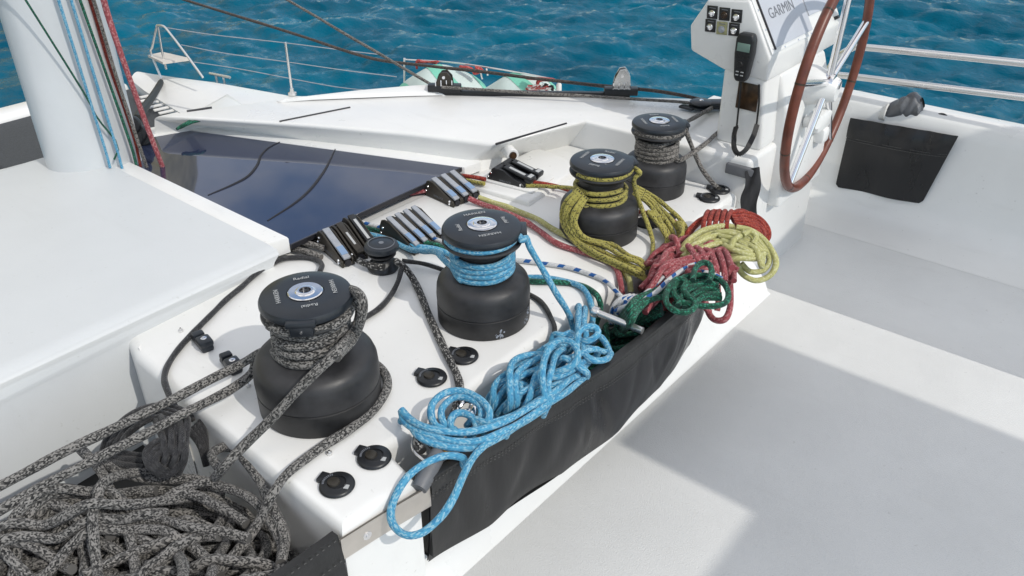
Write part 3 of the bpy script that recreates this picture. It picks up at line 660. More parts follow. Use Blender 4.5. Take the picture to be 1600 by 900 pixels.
screw(515, 710, 'small steel deck screw left of the second round switch'); screw(388, 603, 'small steel deck screw at the foot of the largest winch'); screw(283, 518, 'small steel deck screw between the black line and the white coachroof edge')
def fairlead(p, ang, label):
    p = Vector(p); t = thing('fairlead', p, label, 'fairlead', 'black cam fairleads by the largest winch'); q = Matrix.Rotation(R(ang), 3, 'Z')
    mb = MB(); mb.box(p + Vector((0, 0, .007)), (.026, .062, .014), rot=q, bevel=.005); mb.box(p + q @ Vector((0, -.014, .018)), (.030, .034, .016), rot=q, bevel=.006); mb.box(p + q @ Vector((0, .022, .016)), (.024, .018, .012), rot=q, bevel=.004); mb.build('body', 'winch_top', t)
    mb = MB(); mb.lathe([(0, .003), (.0028, .003), (.003, .001), (.0062, .0008), (.0064, -.001)], p + q @ Vector((0, -.014, .0262)), seg=16); mb.build('screw', 'chrome', t)
fairlead(P(318, 540, 0), -12, 'black cam fairlead beside the thin black line')
fairlead(P(362, 574, 0), -12, 'black cam fairlead under the grey flecked rope')

# ------------------------------------------------------------------ steel strip, rope bags, bar
mb = MB()
a, b_ = P(528, 845, -.012), P(690, 772, -.012)
st = [Vector((.528, .7845, 0)), Vector((.605, .7740, 0)), Vector((.70, .7575, 0))]
def strip(u, v):
    p = spline(st, .01); k = u * (len(p) - 1); i = min(int(k), len(p) - 2); q = p[i].lerp(p[i + 1], k - i); return (q.x, q.y - .004, -.016 - .046 * v)
mb.grid(16, 3, strip); mb.grid(16, 3, lambda u, v: Vector(strip(u, v)) + Vector((0, .003, 0)))
ss = mb.build('steel_strip', 'brushed'); tag(ss, 'flat stainless strip screwed along the aft deck edge between two black bags', 'metal strip')
mb = MB(); mb.lathe([(0, .002), (.003, .002), (.0035, .001), (.008, .0008), (.0085, -.001)], (.575, .7742, -.042), (-.15, -1, 0), 20); mb.build('screw', 'chrome', ss)

BAGX = [.700, .86, 1.03, 1.19, 1.33, 1.47, 1.60, 1.74]
RIMY = [.756, .731, .714, .702, .697, .695, .715, .765]
BOTY = [.772, .735, .711, .697, .702, .716, .738, .775]
def lerp_tab(x, T):
    for i in range(len(BAGX) - 1):
        if x <= BAGX[i + 1]:
            f = (x - BAGX[i]) / (BAGX[i + 1] - BAGX[i]); f = f * f * (3 - 2 * f) * .5 + f * .5; return T[i] + (T[i + 1] - T[i]) * f
    return T[-1]
bag = thing('rope_bag', (1.2, .73, -.2), 'long black vinyl rope bag hanging along the aft edge of the winch deck', 'rope bag')
rb_ = random.Random(5)
cr = [(rb_.uniform(.75, 1.7), rb_.uniform(-.5, .5), rb_.uniform(.008, .030), rb_.uniform(-.0050, .0055)) for _ in range(40)]
def bagf(u, v):
    x = .700 + 1.04 * u; yt = lerp_tab(x, RIMY); yb = lerp_tab(x, BOTY); y = yt + (yb - yt) * v - .014 * math.sin(math.pi * v) * (1 - .6 * abs(2 * u - 1))
    z = -.004 - (.213 - min(1.0, u * 7) * (.016 * max(0.0, math.sin(u * 17 - 2.2)) + .012 * max(0.0, math.sin(u * 7.3 - 1.2)))) * v + .004 * math.sin(u * 9)
    for cx_, sl, wd, am in cr:
        y += am * math.exp(-((x - cx_ - sl * (z + .1)) / wd)**2) * math.sin(math.pi * min(v * 1.1, 1))
    return (x, y, z)
mb = MB(); mb.grid(120, 26, bagf); mb.grid(120, 26, lambda u, v: Vector(bagf(u, v)) + Vector((0, .004, 0))); mb.build('front_panel', 'vinyl', bag)
mb = MB(); mb.grid(110, 5, lambda u, v: Vector(bagf(u, v * .20)) + Vector((0, -.004 - .002 * math.sin(math.pi * v), .003))); mb.grid(110, 3, lambda u, v: Vector(bagf(u, 0)) + Vector((0, -.004 + .018 * v, .003 + .002 * math.sin(math.pi * v)))); hem = mb.build('hem', 'hem', bag)
for vv in (.03, .165, .20):
    mb = MB()
    P_ = [Vector(bagf(i / 260, vv)) + Vector((0, -.0062, .003)) for i in range(261)]
    for i in range(0, 260, 2): mb.tube([P_[i], P_[i].lerp(P_[i + 1], .8)], .0009, 4)
    mb.build('stitching', 'stitch', hem)
mb = MB(); mb.grid(2, 2, lambda u, v: (.7025, .760 + .03 * u, -.008 - .19 * v)); mb.grid(90, 2, lambda u, v: (.70 + 1.04 * u, lerp_tab(.70 + 1.04 * u, BOTY) + (.865 - lerp_tab(.70 + 1.04 * u, BOTY)) * v, -.202)); mb.build('bag_floor', 'rubber', bag)
# spreader bar across the bag
mb = MB(); a = P(930, 487, .008); b_ = P(1004, 517, .006); mb.tube([a, b_], .0078, 16); bar = mb.build('spreader_bar', 'stainless', bag)
mb = MB(); mb.lathe([(0, .01), (.011, .01), (.013, .004), (.013, -.004)], a, (0, -1, 0), 16); mb.build('bar_end', 'stainless', bar)
# inboard bag front
t = thing('rope_bag', (.3, .81, -.1), 'black vinyl bag front holding in the grey rope pile', 'rope bag')
def bag2(u, v): return (-.6 + 1.128 * u, .795 + .006 * math.sin(u * 11) + .02 * (1 - u) - .015 * math.sin(math.pi * v), -.012 - .25 * v)
mb = MB(); mb.grid(50, 12, bag2); mb.grid(50, 12, lambda u, v: Vector(bag2(u, v)) + Vector((0, .004, 0))); mb.build('front_panel', 'vinyl', t)
mb = MB(); mb.grid(50, 4, lambda u, v: Vector(bag2(u, v * .22)) + Vector((0, -.003, .003))); mb.grid(50, 3, lambda u, v: Vector(bag2(u, 0)) + Vector((0, -.003 + .014 * v, .003))); h2 = mb.build('hem', 'hem', t)
for vv in (.02, .18):
    mb = MB()
    P_ = [Vector(bag2(i / 200, vv)) + Vector((0, -.0052, .003)) for i in range(201)]
    for i in range(0, 200, 2): mb.tube([P_[i], P_[i].lerp(P_[i + 1], .75)], .001, 4)
    mb.build('stitching', 'stitch', h2)
# end strap bag at the platform corner
t = thing('strap_bag', (2.075, .85, -.1), 'narrow black cloth bag hanging from a bracket at the platform corner', 'rope bag')
s1_, s2_, s3_, s4_ = PX(1166, 268, 2.052), PX(1189, 262, 2.060), PX(1156, 335, 2.030), PX(1182, 352, 2.036)
def sbag(u, v):
    p = s1_.lerp(s2_, u).lerp(s3_.lerp(s4_, u), v); return (p.x + .006 * math.sin(7 * v + 4 * u) * math.sin(math.pi * u), p.y + .004 * math.sin(9 * v + 2), p.z)
mb = MB(); mb.grid(14, 20, sbag); mb.grid(14, 20, lambda u, v: Vector(sbag(u, v)) + Vector((.004, .003, 0))); mb.build('cloth', 'mesh_cloth', t)
mb = MB(); mb.box((2.066, .872, .066), (.022, .085, .030), bevel=.004); mb.build('bracket', 'grey_fabric', t)
# pocket on the bulwark
t = thing('bulwark_pocket', (2.94, .71, -.15), 'wide flat black pocket hanging on the white bulwark right of the wheel', 'storage pocket')
def pock(u, v): return (2.930 - .022 * math.sin(math.pi * u) * math.sin(math.pi * v) - .006 * math.sin(9 * u + 2 * v) * v, .862 - .30 * u - .05 * u * (1 - v), -.022 + .018 * u - .262 * v + .012 * max(0, (abs(2 * u - 1) - .9) / .1) ** 2 * v)
mb = MB(); mb.grid(30, 20, pock); mb.grid(30, 20, lambda u, v: Vector(pock(u, v)) + Vector((.006, 0, 0))); pk = mb.build('pocket_front', 'vinyl', t)
mb = MB(); mb.grid(30, 6, lambda u, v: Vector(pock(u, v * .28)) + Vector((-.006 - .005 * math.sin(v * math.pi) - .003 * math.sin(23 * u), 0, .004))); mb.build('pocket_flap', 'vinyl', t)
mb = MB()
for vv in (.26, .29):
    P_ = [Vector(pock(i / 160, vv)) + Vector((-.008, 0, .002)) for i in range(161)]
    for i in range(0, 160, 2): mb.tube([P_[i], P_[i].lerp(P_[i + 1], .8)], .001, 4)
mb.build('stitching', 'stitch_light', pk)

# ------------------------------------------------------------------ steering console and wheel
XC = 2.150
con = thing('steering_console', (2.35, .95, .10), 'white moulded steering console with switches, handset and grey instrument cover', 'steering console')
prof_pod = [(1.003, .306), (1.110, .341), (1.121, .409), (1.082, .474), (1.076, .486), (.955, .500), (.873, .360), (.872, .296)]
mb = MB(); mb.prism(prof_pod, 'x', XC, 2.665, bevel=.007, seg=3); mb.build('pod', 'gelcoat', con)
mb = MB(); mb.prism([(1.064, .482), (1.06, .64), (1.03, .66), (.985, .56), (.958, .497)], 'x', XC + .004, 2.66, bevel=.006, seg=3); mb.build('pod_top', 'gelcoat', con)
mb = MB(); mb.prism([(1.000, .098), (1.003, .312), (.876, .305), (.860, .12), (.860, .098)], 'x', XC + .002, 2.42, bevel=.010, seg=3); mb.build('pedestal', 'gelcoat', con)
mb = MB(); mb.prism([(.90, .098), (.90, .30), (.872, .30), (.835, .20), (.815, .05), (.81, -.10), (.90, -.1)], 'x', 2.24, 2.56, bevel=.012, seg=3); mb.build('pedestal_back', 'gelcoat', con)
mb = MB(); mb.lathe([(0, .075), (.03, .075), (.034, .07), (.052, .02), (.058, 0), (.058, -.02)], (2.40, .835, .235), (.08, -1, -.05), 28); mb.build('shaft_housing', 'gelcoat', con)
mb = MB(); mb.box((2.45, .815, .12), (.10, .05, .06), bevel=.012); mb.box((2.47, .81, .07), (.05, .05, .05), bevel=.012); mb.lathe([(0, .02), (.016, .02), (.018, .015), (.018, -.02)], (2.36, .80, .14), (-.3, -1, .1), 18); mb.build('throttle_mount', 'gelcoat', con)
mb = MB(); mb.box((2.29, .832, .015), (.045, .02, .05), bevel=.005); mb.box((2.36, .828, .035), (.05, .025, .075), bevel=.008); mb.build('engine_panel', 'rubber', con)
# display face on the sloping aft side
d0, d1 = Vector((0, .873, .360)), Vector((0, .958, .497)); up = (d1 - d0).normalized(); nrm = Vector((0, -up.z, up.y))
def face(x, s, o=0.0): return Vector((x, 0, 0)) + d0 + up * s + nrm * o
mb = MB(); mb.slab([face(2.158, .008, .006), face(2.44, .008, .006), face(2.44, .30, .006), face(2.158, .30, .006)], nrm, .006); mb.build('bezel', 'gelcoat', con)
mb = MB(); mb.slab([face(2.183, .020, .0105), face(2.432, .020, .0105), face(2.432, .29, .0105), face(2.183, .29, .0105)], nrm, .0045); scr = mb.build('screen_cover', 'screen_cover', con)
mb = MB(); mb.tube([face(2.1815, .016, .008), face(2.1815, .29, .008)], .0032, 8); mb.build('gasket', 'seal', scr)
mb = MB(); add_text(mb, 'GARMIN', basis(face(2.290, .108, .0108), (1, 0, 0), nrm, .042)); mb.build('lettering', 'letter_grey', scr)
mb = MB(); mb.slab([face(2.452, .06, .006), face(2.60, .06, .006), face(2.60, .30, .006), face(2.452, .30, .006)], nrm, .005); mb.build('instrument_cover', 'screen_cover', con)
mb = MB()
for x_, s_ in ((2.17, .02), (2.17, .075), (2.17, .13), (2.24, .012), (2.33, .012), (2.42, .012)): mb.lathe([(0, .002), (.002, .002), (.003, .001), (.003, -.001)], face(x_, s_, .0062), nrm, 10)
mb.build('bezel_screws', 'chrome', con)
mb = MB()
for k in range(3): mb.box(face(2.625, .02 + .03 * k, .004), (.018, .016, .010), rot=Matrix.Rotation(R(-32), 3, 'X'), bevel=.002)
mb.build('rocker_switches', 'switch_black', con)
# push button plates on the inboard side
plates = [((1113, 19), 'switch_black', 'chrome'), ((1132, 22), 'switch_black', 'brown_plate'), ((1151, 25), 'switch_black', 'chrome'), ((1110, 40), 'switch_black', 'chrome'), ((1128, 44), 'switch_tape', 'lever_grey'), ((1147, 46), 'switch_black', 'chrome')]
for (q, m1, m2) in plates:
    c = PX(*q, XC - .0015)
    mb = MB(); mb.box(c, (.003, .031, .034), rot=Matrix.Rotation(R(-4), 3, 'X'), bevel=.0006); p_ = mb.build('switch_plate', m1, con)
    mb = MB(); mb.lathe([(0, .0045), (.0045, .0045), (.005, .0035), (.0085, .003), (.0095, .0015), (.0095, -.001)], c + Vector((-.0015, 0, -.003)), (-1, 0, 0), 20); mb.build('push_button', m2, p_)
    mb = MB(); mb.box(c + Vector((-.0018, 0, .0115)), (.0006, .018, .002)); mb.build('caption', 'letter_grey', p_)
c = PX(1168, 151, XC - .001); mb = MB(); mb.box(c, (.004, .062, .075), bevel=.001); mb.build('cover_plate', 'brown_plate', con)
# handset and its cord
c = PX(1163, 90, XC - .018)
hs = thing('radio_handset', c, 'black radio handset with small green display clipped to the console', 'radio handset')
mb = MB(); mb.prism([(-.026, .050), (-.019, .066), (.019, .066), (.026, .050), (.026, .01), (.019, -.052), (.013, -.064), (-.013, -.064), (-.019, -.052), (-.026, .01)], 'x', -.014, .014, bevel=.006, seg=3)
for v in mb.bm.verts: v.co += c
mb.build('shell', 'black_plastic', hs)
mb = MB(); mb.box(c + Vector((-.0147, 0, .030)), (.002, .036, .022), bevel=.0005); mb.build('display', 'lcd', hs)
mb = MB()
for k in range(8): mb.box(c + Vector((-.0148, -.015 + .010 * (k % 4), .011 - .009 * (k // 4))), (.0022, .007, .005), bevel=.001)
mb.lathe([(0, .003), (.007, .003), (.009, 0)], c + Vector((-.014, .004, -.016)), (-1, 0, 0), 18); mb.build('buttons', 'rubber', hs)
mb = MB()
for k in range(4): mb.box(c + Vector((-.0148, -.006 + .014 * (k % 2), -.036 - .009 * (k // 2))), (.0018, .008, .0025))
mb.build('button_marks', 'letter_white', hs)
c0 = PX(1158, 123, XC - .012); pts = [c0, PX(1156, 150, XC - .014), PX(1151, 198, XC - .016)]
cord = MB(); cord.tube(spline(pts, .006), .0028, 8)
pts2 = [PX(1151, 198, XC - .016), PX(1147, 214, XC - .045), PX(1146, 228, XC - .085), PX(1153, 240, XC - .105), PX(1166, 232, XC - .085), PX(1176, 214, XC - .045), PX(1182, 195, XC - .012)]
core = spline(pts2, .0014); hel = []
for i, p_ in enumerate(core):
    a = i * 2.1; tg = (core[min(i + 1, len(core) - 1)] - core[max(i - 1, 0)]).normalized(); s1 = tg.orthogonal().normalized(); s2 = tg.cross(s1)
    s1 = (Vector((1, 0, 0)) - tg * tg.x).normalized(); s2 = tg.cross(s1)
    hel.append(p_ + (s1 * math.cos(a) + s2 * math.sin(a)) * .0062)
cord.tube(hel, .0027, 6)
cord.tube(spline([PX(1182, 195, XC - .012), PX(1186, 160, XC - .006), PX(1186, 132, XC - .004)], .006), .0028, 8)
cord.build('coiled_cord', 'rubber', hs)

# wheel (fitted ring: centre, radius, axis)
WC = Vector((2.400, .790, .2515)); WR = .315; ti, ya = -.049, .083
wn_ = Vector((math.sin(ya) * math.cos(ti), -math.cos(ya) * math.cos(ti), math.sin(ti))); wa = wn_.cross(Vector((0, 0, 1))).normalized(); wb_ = wa.cross(wn_)
def ringp(th, r=WR): return WC + (wa * math.cos(th) + wb_ * math.sin(th)) * r
wh = thing('yacht_helm', WC, 'large steering wheel with brown leather rim and chrome spokes', 'steering wheel')
mb = MB(); mb.tube([ringp(2 * math.pi * i / 96) for i in range(96)], .0138, 14, closed=True); rim = mb.build('rim', 'leather', wh)
for k in range(10):
    th = R(14) + 2 * math.pi * k / 10
    mb = MB(); mb.tube([ringp(th - .008), ringp(th + .008)], .0143, 14); mb.build('rim_seam', 'brown_plate', rim)
for k in range(5):
    th = .248 + k * 2 * math.pi / 5
    mb = MB(); mb.tube([WC + (ringp(th) - WC) * .05, ringp(th, WR - .008)], .0105, 12); mb.build('spoke', 'chrome', wh)
mb = MB(); mb.lathe([(0, .034), (.012, .034), (.014, .030), (.016, .018), (.026, .015), (.028, .008), (.028, -.015), (.018, -.020), (.018, -.06), (0, -.06)], WC, wn_, 28); mb.build('hub', 'chrome', wh)

# rail, rolled cover, cleat on the bulwark
rl = thing('guard_rail', (3.0, .6, .03), 'twin stainless guard rail tubes at the stern right of the wheel', 'guard rail')
XR = 2.98
for (pp) in ([(1292, 112), (1310, 88), (1330, 76), (1350, 74), (1474, 86), (1640, 103)], [(1292, 112), (1302, 116), (1345, 121), (1474, 137), (1640, 157)]):
    mb = MB(); mb.tube(spline([PX(*q, XR) for q in pp], .01), .0115, 14); mb.build('rail_tube', 'stainless', rl)
mb = MB(); mb.tube([PX(1296, 112, XR), Vector((XR, 1.0, .03))], .0115, 12); mb.build('rail_post', 'stainless', rl)
mb = MB(); mb.tube([Vector((XR, -.1, .30)), Vector((XR, -.1, .03))], .0115, 12); mb.build('rail_post', 'stainless', rl)
cv = thing('rolled_cover', PX(1400, 175, 2.99), 'crumpled grey fabric roll lying on the bulwark above the black pocket', 'fabric cover')
a, b_ = PX(1376, 182, 2.98), PX(1440, 168, 3.0); a.z += .008; b_.z += .018
rr = random.Random(4)
def cover(u, v):
    p = a.lerp(b_, v); ax = (b_ - a).normalized(); s1 = Vector((0, 0, 1)); s1 = (s1 - ax * ax.dot(s1)).normalized(); s2 = ax.cross(s1); th = 2 * math.pi * u
    r = (.016 + .022 * min(1, v * 1.8)) * (1 + .10 * math.sin(3 * th + 9 * v) + (.10 * math.sin(5 * th + 26 * v) if v > .5 else 0)) * (1 - .55 * max(0, v - .9) / .1)
    return p + s1 * math.cos(th) * r * 1.0 + s2 * math.sin(th) * r
mb = MB(); mb.grid(40, 34, cover, closed_u=True); mb.build('fabric', 'grey_fabric', cv)
mb = MB(); mb.lathe([(0, .0), (.020, -.001), (.016, .004)], a.lerp(b_, .985), (b_ - a), 20); mb.build('fabric_mouth', 'rubber', cv)
mb = MB()
for k in range(4): mb.tube([a.lerp(b_, .02 + .05 * k) + Vector((0, .001 * k, 0)) + (Vector((math.cos(t_), 0, math.sin(t_))) * (.022 + .003 * k)) for t_ in [2 * math.pi * i / 24 for i in range(24)]], .0035, 7, closed=True)
mb.build('binding_cord', 'cloth_white', cv)
t = thing('bulwark_cleat', PX(1470, 190, 2.99), 'small black eye fitting on the bulwark rail', 'deck fitting')
c = PX(1471, 186, 2.995); mb = MB(); mb.tube([c + Vector((0, .018 * math.cos(q_), .016 * math.sin(q_))) for q_ in [math.pi * i / 12 for i in range(13)]], .005, 8); mb.build('eye', 'black_plastic', t)

# ------------------------------------------------------------------ track, blocks on the roof
tk = thing('sheet_track', (2.1, 1.65, .10), 'long black sheet track along the outboard edge of the roof', 'track')
mb = MB()
ta, tb = Vector((1.935, 1.905, .108)), Vector((2.315, 1.398, .108)); tv = (tb - ta); ang = math.atan2(tv.y, tv.x)
mb.box((ta + tb) / 2, (tv.length, .020, .016), rot=Matrix.Rotation(ang, 3, 'Z'), bevel=.002); mb.build('rail', 'black_plastic', tk)
def standup(p, label, tall, mats):
    t = thing('stand_up_block', p, label, 'pulley block'); p = Vector(p); q = Matrix.Rotation(ang, 3, 'Z')
    mb = MB(); mb.box(p + Vector((0, 0, .012)), (.11, .034, .024), rot=q, bevel=.004); mb.build('car', 'black_plastic', t)
    for sgn in (-1, 1):
        mb = MB(); mb.prism([(-.030, .02), (.030, .02), (.026, tall * .75), (.010, tall), (-.008, tall * .97), (-.022, tall * .66)], 'y', -.002 + sgn * .014, .002 + sgn * .014, bevel=.001, seg=1)
        for v in mb.bm.verts: v.co = p + q @ v.co
        mb.build('cheek', mats[0], t)
    mb = MB(); mb.lathe([(0, .011), (.022, .011), (.017, 0), (.022, -.011), (0, -.011)], p + Vector((0, 0, tall * .62)), q @ Vector((0, 1, 0)), 28); mb.build('sheave', 'black_plastic', t)
    mb = MB(); mb.lathe([(0, .018), (.005, .018), (.006, .016)], p + Vector((0, 0, tall * .74)), q @ Vector((0, -1, 0)), 14)
    for k in range(4): mb.box(p + q @ Vector((-.027 + .018 * k, -.0175, .032)), (.003, .002, .02), rot=q)
    mb.build('springs', 'chrome', t)
standup(ta + Vector((.012, -.016, .004)), 'small black pulley block at the forward end of the roof track', .068, ('bronze',))
standup(tb + Vector((-.025, .02, .004)), 'tall chrome cheeked pulley block at the aft end of the roof track', .088, ('stainless',))
c = P(1095, 165, .115); t = thing('foot_block', c, 'flat black turning block on the roof beside the console', 'pulley block')
mb = MB(); mb.lathe([(0, .018), (.012, .018), (.030, .016), (.036, .012), (.036, .009), (.024, .007), (.024, .003), (.037, .001), (.038, -.004), (0, -.004)], c, seg=32); mb.box(c + Vector((-.03, .03, -.004)), (.03, .05, .008), bevel=.003); mb.box(c + Vector((.035, -.04, .004)), (.05, .06, .022), rot=Matrix.Rotation(R(40), 3, 'Z'), bevel=.006); mb.build('block_body', 'winch_top', t)
mb = MB(); mb.lathe([(0, .0205), (.005, .0205), (.007, .018)], c, seg=16); mb.build('pin', 'chrome', t)

# ------------------------------------------------------------------ ropes
rng = random.Random(11)
def rope(name, label, paths, r, m, seg=10, step=None, group=None):
    mb = MB()
    for p in paths:
        cl = isinstance(p, tuple) and p[0] == 'closed'
        q = p[1] if cl else p
        sp_ = spline(q, step or r * .9, cl)
        if not cl and len(sp_) > 12 and r > .005:
            p1, p2, p3 = rng.random() * 6, rng.random() * 6, rng.random() * 6; am = r * .10
            sp_ = [v + Vector((math.sin(i * .31 + p1) * am, math.sin(i * .27 + p2) * am, math.sin(i * .36 + p3) * am * .8)) for i, v in enumerate(sp_)]
        pv = rng.random() * 6
        mb.tube(sp_, r, seg, cl, rfn=None if cl else (lambda t, n_=len(sp_), pv=pv: 1 + .045 * math.sin(t * n_ * .23 + pv) + .03 * math.sin(t * n_ * .61)))
    o = mb.build(name, m, angle=80); return tag(o, label, 'rope', group)

class Heap:
    """lays rope point by point on what already lies there"""
    def __init__(s, r, floor): s.r = r; s.floor = floor; s.pts = np.zeros((0, 3))
    def need(s, x, y, skip):
        z = s.floor(x, y) + s.r; Q = s.pts[:max(len(s.pts) - skip, 0)]
        if len(Q):
            d2 = (Q[:, 0] - x)**2 + (Q[:, 1] - y)**2; k = d2 < (2 * s.r)**2
            if k.any(): z = max(z, float((Q[k, 2] + np.sqrt((2 * s.r)**2 - d2[k])).max()) * .97 + z * .03 if False else float((Q[k, 2] + .88 * np.sqrt((2 * s.r)**2 - d2[k])).max()))
        return z
    def lay(s, xy, skip=10, slope=.55):
        zs = [s.need(x, y, 0) for x, y in xy]
        # against itself: go along and lift over earlier parts of the same path
        P_ = np.zeros((len(xy), 3)); ds = s.r * .8
        for i, (x, y) in enumerate(xy):
            z = zs[i]
            if i > skip:
                Q = P_[:i - skip]; d2 = (Q[:, 0] - x)**2 + (Q[:, 1] - y)**2; k = d2 < (2 * s.r)**2
                if k.any(): z = max(z, float((Q[k, 2] + .88 * np.sqrt((2 * s.r)**2 - d2[k])).max()))
            if i: z = max(z, P_[i - 1, 2] - slope * ds)
            P_[i] = (x, y, z)
        for i in range(len(xy) - 2, -1, -1): P_[i, 2] = max(P_[i, 2], P_[i + 1, 2] - slope * ds)
        for _ in range(3): P_[1:-1, 2] = .25 * P_[:-2, 2] + .5 * P_[1:-1, 2] + .25 * P_[2:, 2]
        s.pts = np.vstack([s.pts, P_]); return [Vector(p) for p in P_]
def meander(rg, n, ds, x0, x1, y0, y1, curv, start=None, head=None, fit=.5):
    x, y = start or (rg.uniform(x0, x1), rg.uniform(y0, y1)); h = head if head is not None else rg.uniform(0, 6.28); k = 0.0; out = []; tgt = rg.uniform(-curv, curv); left = 0
    for i in range(n):
        if left <= 0: tgt = rg.uniform(-curv, curv); left = rg.randint(12, 45)
        left -= 1; k += (tgt - k) * .18; kk = k
        cx_, cy_ = (x0 + x1) / 2, (y0 + y1) / 2; ux, uy = (x - cx_) / (x1 - x0) * 2, (y - cy_) / (y1 - y0) * 2
        m_ = max(abs(ux), abs(uy))
        if m_ > .72:
            want = math.atan2(cy_ - y, cx_ - x); d = (want - h + math.pi) % (2 * math.pi) - math.pi
            kk = k * .3 + (1 if d > 0 else -1) * curv * (1.0 + 3 * max(0, m_ - .9)) * min(1, abs(d))
        h += kk * ds; x += math.cos(h) * ds; y += math.sin(h) * ds
        x = min(max(x, x0), x1); y = min(max(y, y0), y1); out.append((x, y))
    return out

def deckz(*q, z): return [(a, b, z) for a, b in q]
# --- thick grey sheet on the largest winch
r = .0086; paths = []
hx = helix(*W1, .0548 + r, .124, .192, 3.4, R(150), r * .9)
paths.append(px((-120, 826, .0), (20, 748, .02), (130, 692, .035), (250, 634, .045), (362, 576, .052), (412, 550, .095)) + hx[2:])
paths.append(px((-120, 862, -.02), (20, 785, .0), (130, 727, .022), (250, 666, .030), (385, 592, .030)) + [Vector((.70, 1.205, .05)), Vector((.80, 1.19, .05))])
a0 = math.atan2(PC(405, 500, *W1, .074).y - W1[1], PC(405, 500, *W1, .074).x - W1[0])
jaw = [Vector((W1[0] + .074 * math.cos(q_), W1[1] + .074 * math.sin(q_), .203)) for q_ in [R(170 + 155 * i / 24) for i in range(25)]]
paths.append([hx[-1]] and [Vector((W1[0] + .068 * math.cos(R(130)), W1[1] + .068 * math.sin(R(130)), .19))] + jaw + [P(552, 470, .215), P(562, 482, .195), P(556, 510, .16), PC(530, 545, *W1, .100), PC(490, 585, *W1, .122), PC(445, 632, *W1, .135), P(388, 690, .030), P(352, 728, .0), P(330, 752, -.06)])
paths.append([P(548, 452, .225), P(560, 458, .238), P(567, 474, .232), P(563, 500, .20), P(552, 530, .15), PC(525, 560, *W1, .112)])
paths.append(px((575, 560, .012), (600, 580, .012), (604, 606, .012), (585, 640, .012), (545, 672, .012), (500, 700, .012), (452, 738, .012), (425, 775, -.005), (405, 812, -.04), (380, 850, -.06), (345, 892, -.06), (310, 920, -.07)))
# loose strands on top of the pile
for q in ([(126, 700), (158, 738), (185, 790), (205, 850), (215, 905), (216, 960)], [(150, 712), (190, 738), (240, 750), (300, 748), (345, 760), (390, 778), (420, 810), (440, 850), (438, 900)],
          [(345, 735), (330, 712), (345, 699), (365, 700), (385, 722), (405, 752), (415, 772), (430, 800), (445, 840), (440, 880)],
          [(270, 770), (310, 775), (350, 795), (385, 820)], [(200, 815), (250, 812), (300, 825), (345, 830), (390, 842)], [(130, 900), (190, 872), (250, 850), (310, 838), (345, 838)],
          [(170, 780), (230, 790), (290, 762), (330, 752)], [(120, 840), (160, 800), (200, 775), (245, 768)], [(250, 900), (275, 870), (290, 850), (330, 880), (345, 900)]):
    zz = rng.uniform(-.062, -.035)
    paths.append([P(a, b, zz + rng.uniform(-.008, .008)) for a, b in q])
hp = Heap(r, lambda x, y: -.205)
rg = random.Random(24)
for k in range(17):
    xy = meander(rg, 430, r * .8, -.10, .535, .830, 1.22, 9.5); paths.append(hp.lay(xy)[::2])
rope('sheet_rope', 'thick grey flecked rope on the largest winch, its tail heaped in the inboard bin', paths, r, 'r_grey', 10, .008)

# --- black line and its hank
r = .0062
paths = [px((500, 424, .02), (503, 414, .012), (492, 405, .008), (465, 402, .008), (432, 407, .008), (402, 427, .008), (350, 472, .008), (302, 520, .008), (268, 560, .008), (257, 590, .008), (262, 612, .008), (272, 632, 0.0), (283, 655, -.04), (292, 680, -.08)),
         px((628, 420, .03), (622, 440, .02), (610, 462, .008), (590, 484, .008), (560, 502, .008), (540, 510, .008))]
for k in range(4):
    o = k * 7.5
    paths.append(px((300 - o * .9, 655 + o * .5, -.04), (288 - o * .9, 642 + o * .7, -.005 + .004 * k), (260 - o * .7, 634 + o * .8, .004 * k), (226 - o * .1, 638 + o, .004 * k), (194 + o * .3, 655 + o, -.005), (168 + o * .9, 686 + o * .4, -.02), (160 + o, 706, -.05)))
for k in range(6):
    o = k * 10.5; j = rng.uniform(-2, 2)
    paths.append(px((236 + o * .9, 642 + abs(k - 2.5) * 2, -.03), (242 + o * .95 + j, 656, .006 + .010 * (k % 2)), (256 + o * .66 - j, 688, .010 + .010 * ((k + 1) % 2)), (252 + o * .70, 716, .0 + .008 * (k % 2)), (240 + o * .75, 740, -.03)))
for k in range(3):
    o = k * 9
    paths.append(('closed', px((262 + o * .3, 742 - o * .3, -.02), (236 + o * .5, 732 - o * .3, .006), (228 + o, 708 + o * .2, .014 - .003 * k), (246 + o * .8, 690 + o * .8, .016 - .003 * k), (270 + o * .2, 698 + o * .6, .010), (282 - o * .2, 722, -.004))))
for k in range(3): paths.append(px((165, 700 + 9 * k, -.05), (190, 708 + 9 * k, -.035), (226, 712 + 9 * k, -.03)))
for k in range(4): paths.append(px((296 + 6 * k, 672 - 5 * k, -.03), (312 + 3 * k, 695 - 4 * k, -.045), (322, 728 - 5 * k, -.08)))
rope('black_line', 'thin black line looping over the deck to a black hank in the inboard bin', paths, r, 'r_black', 8, .006)

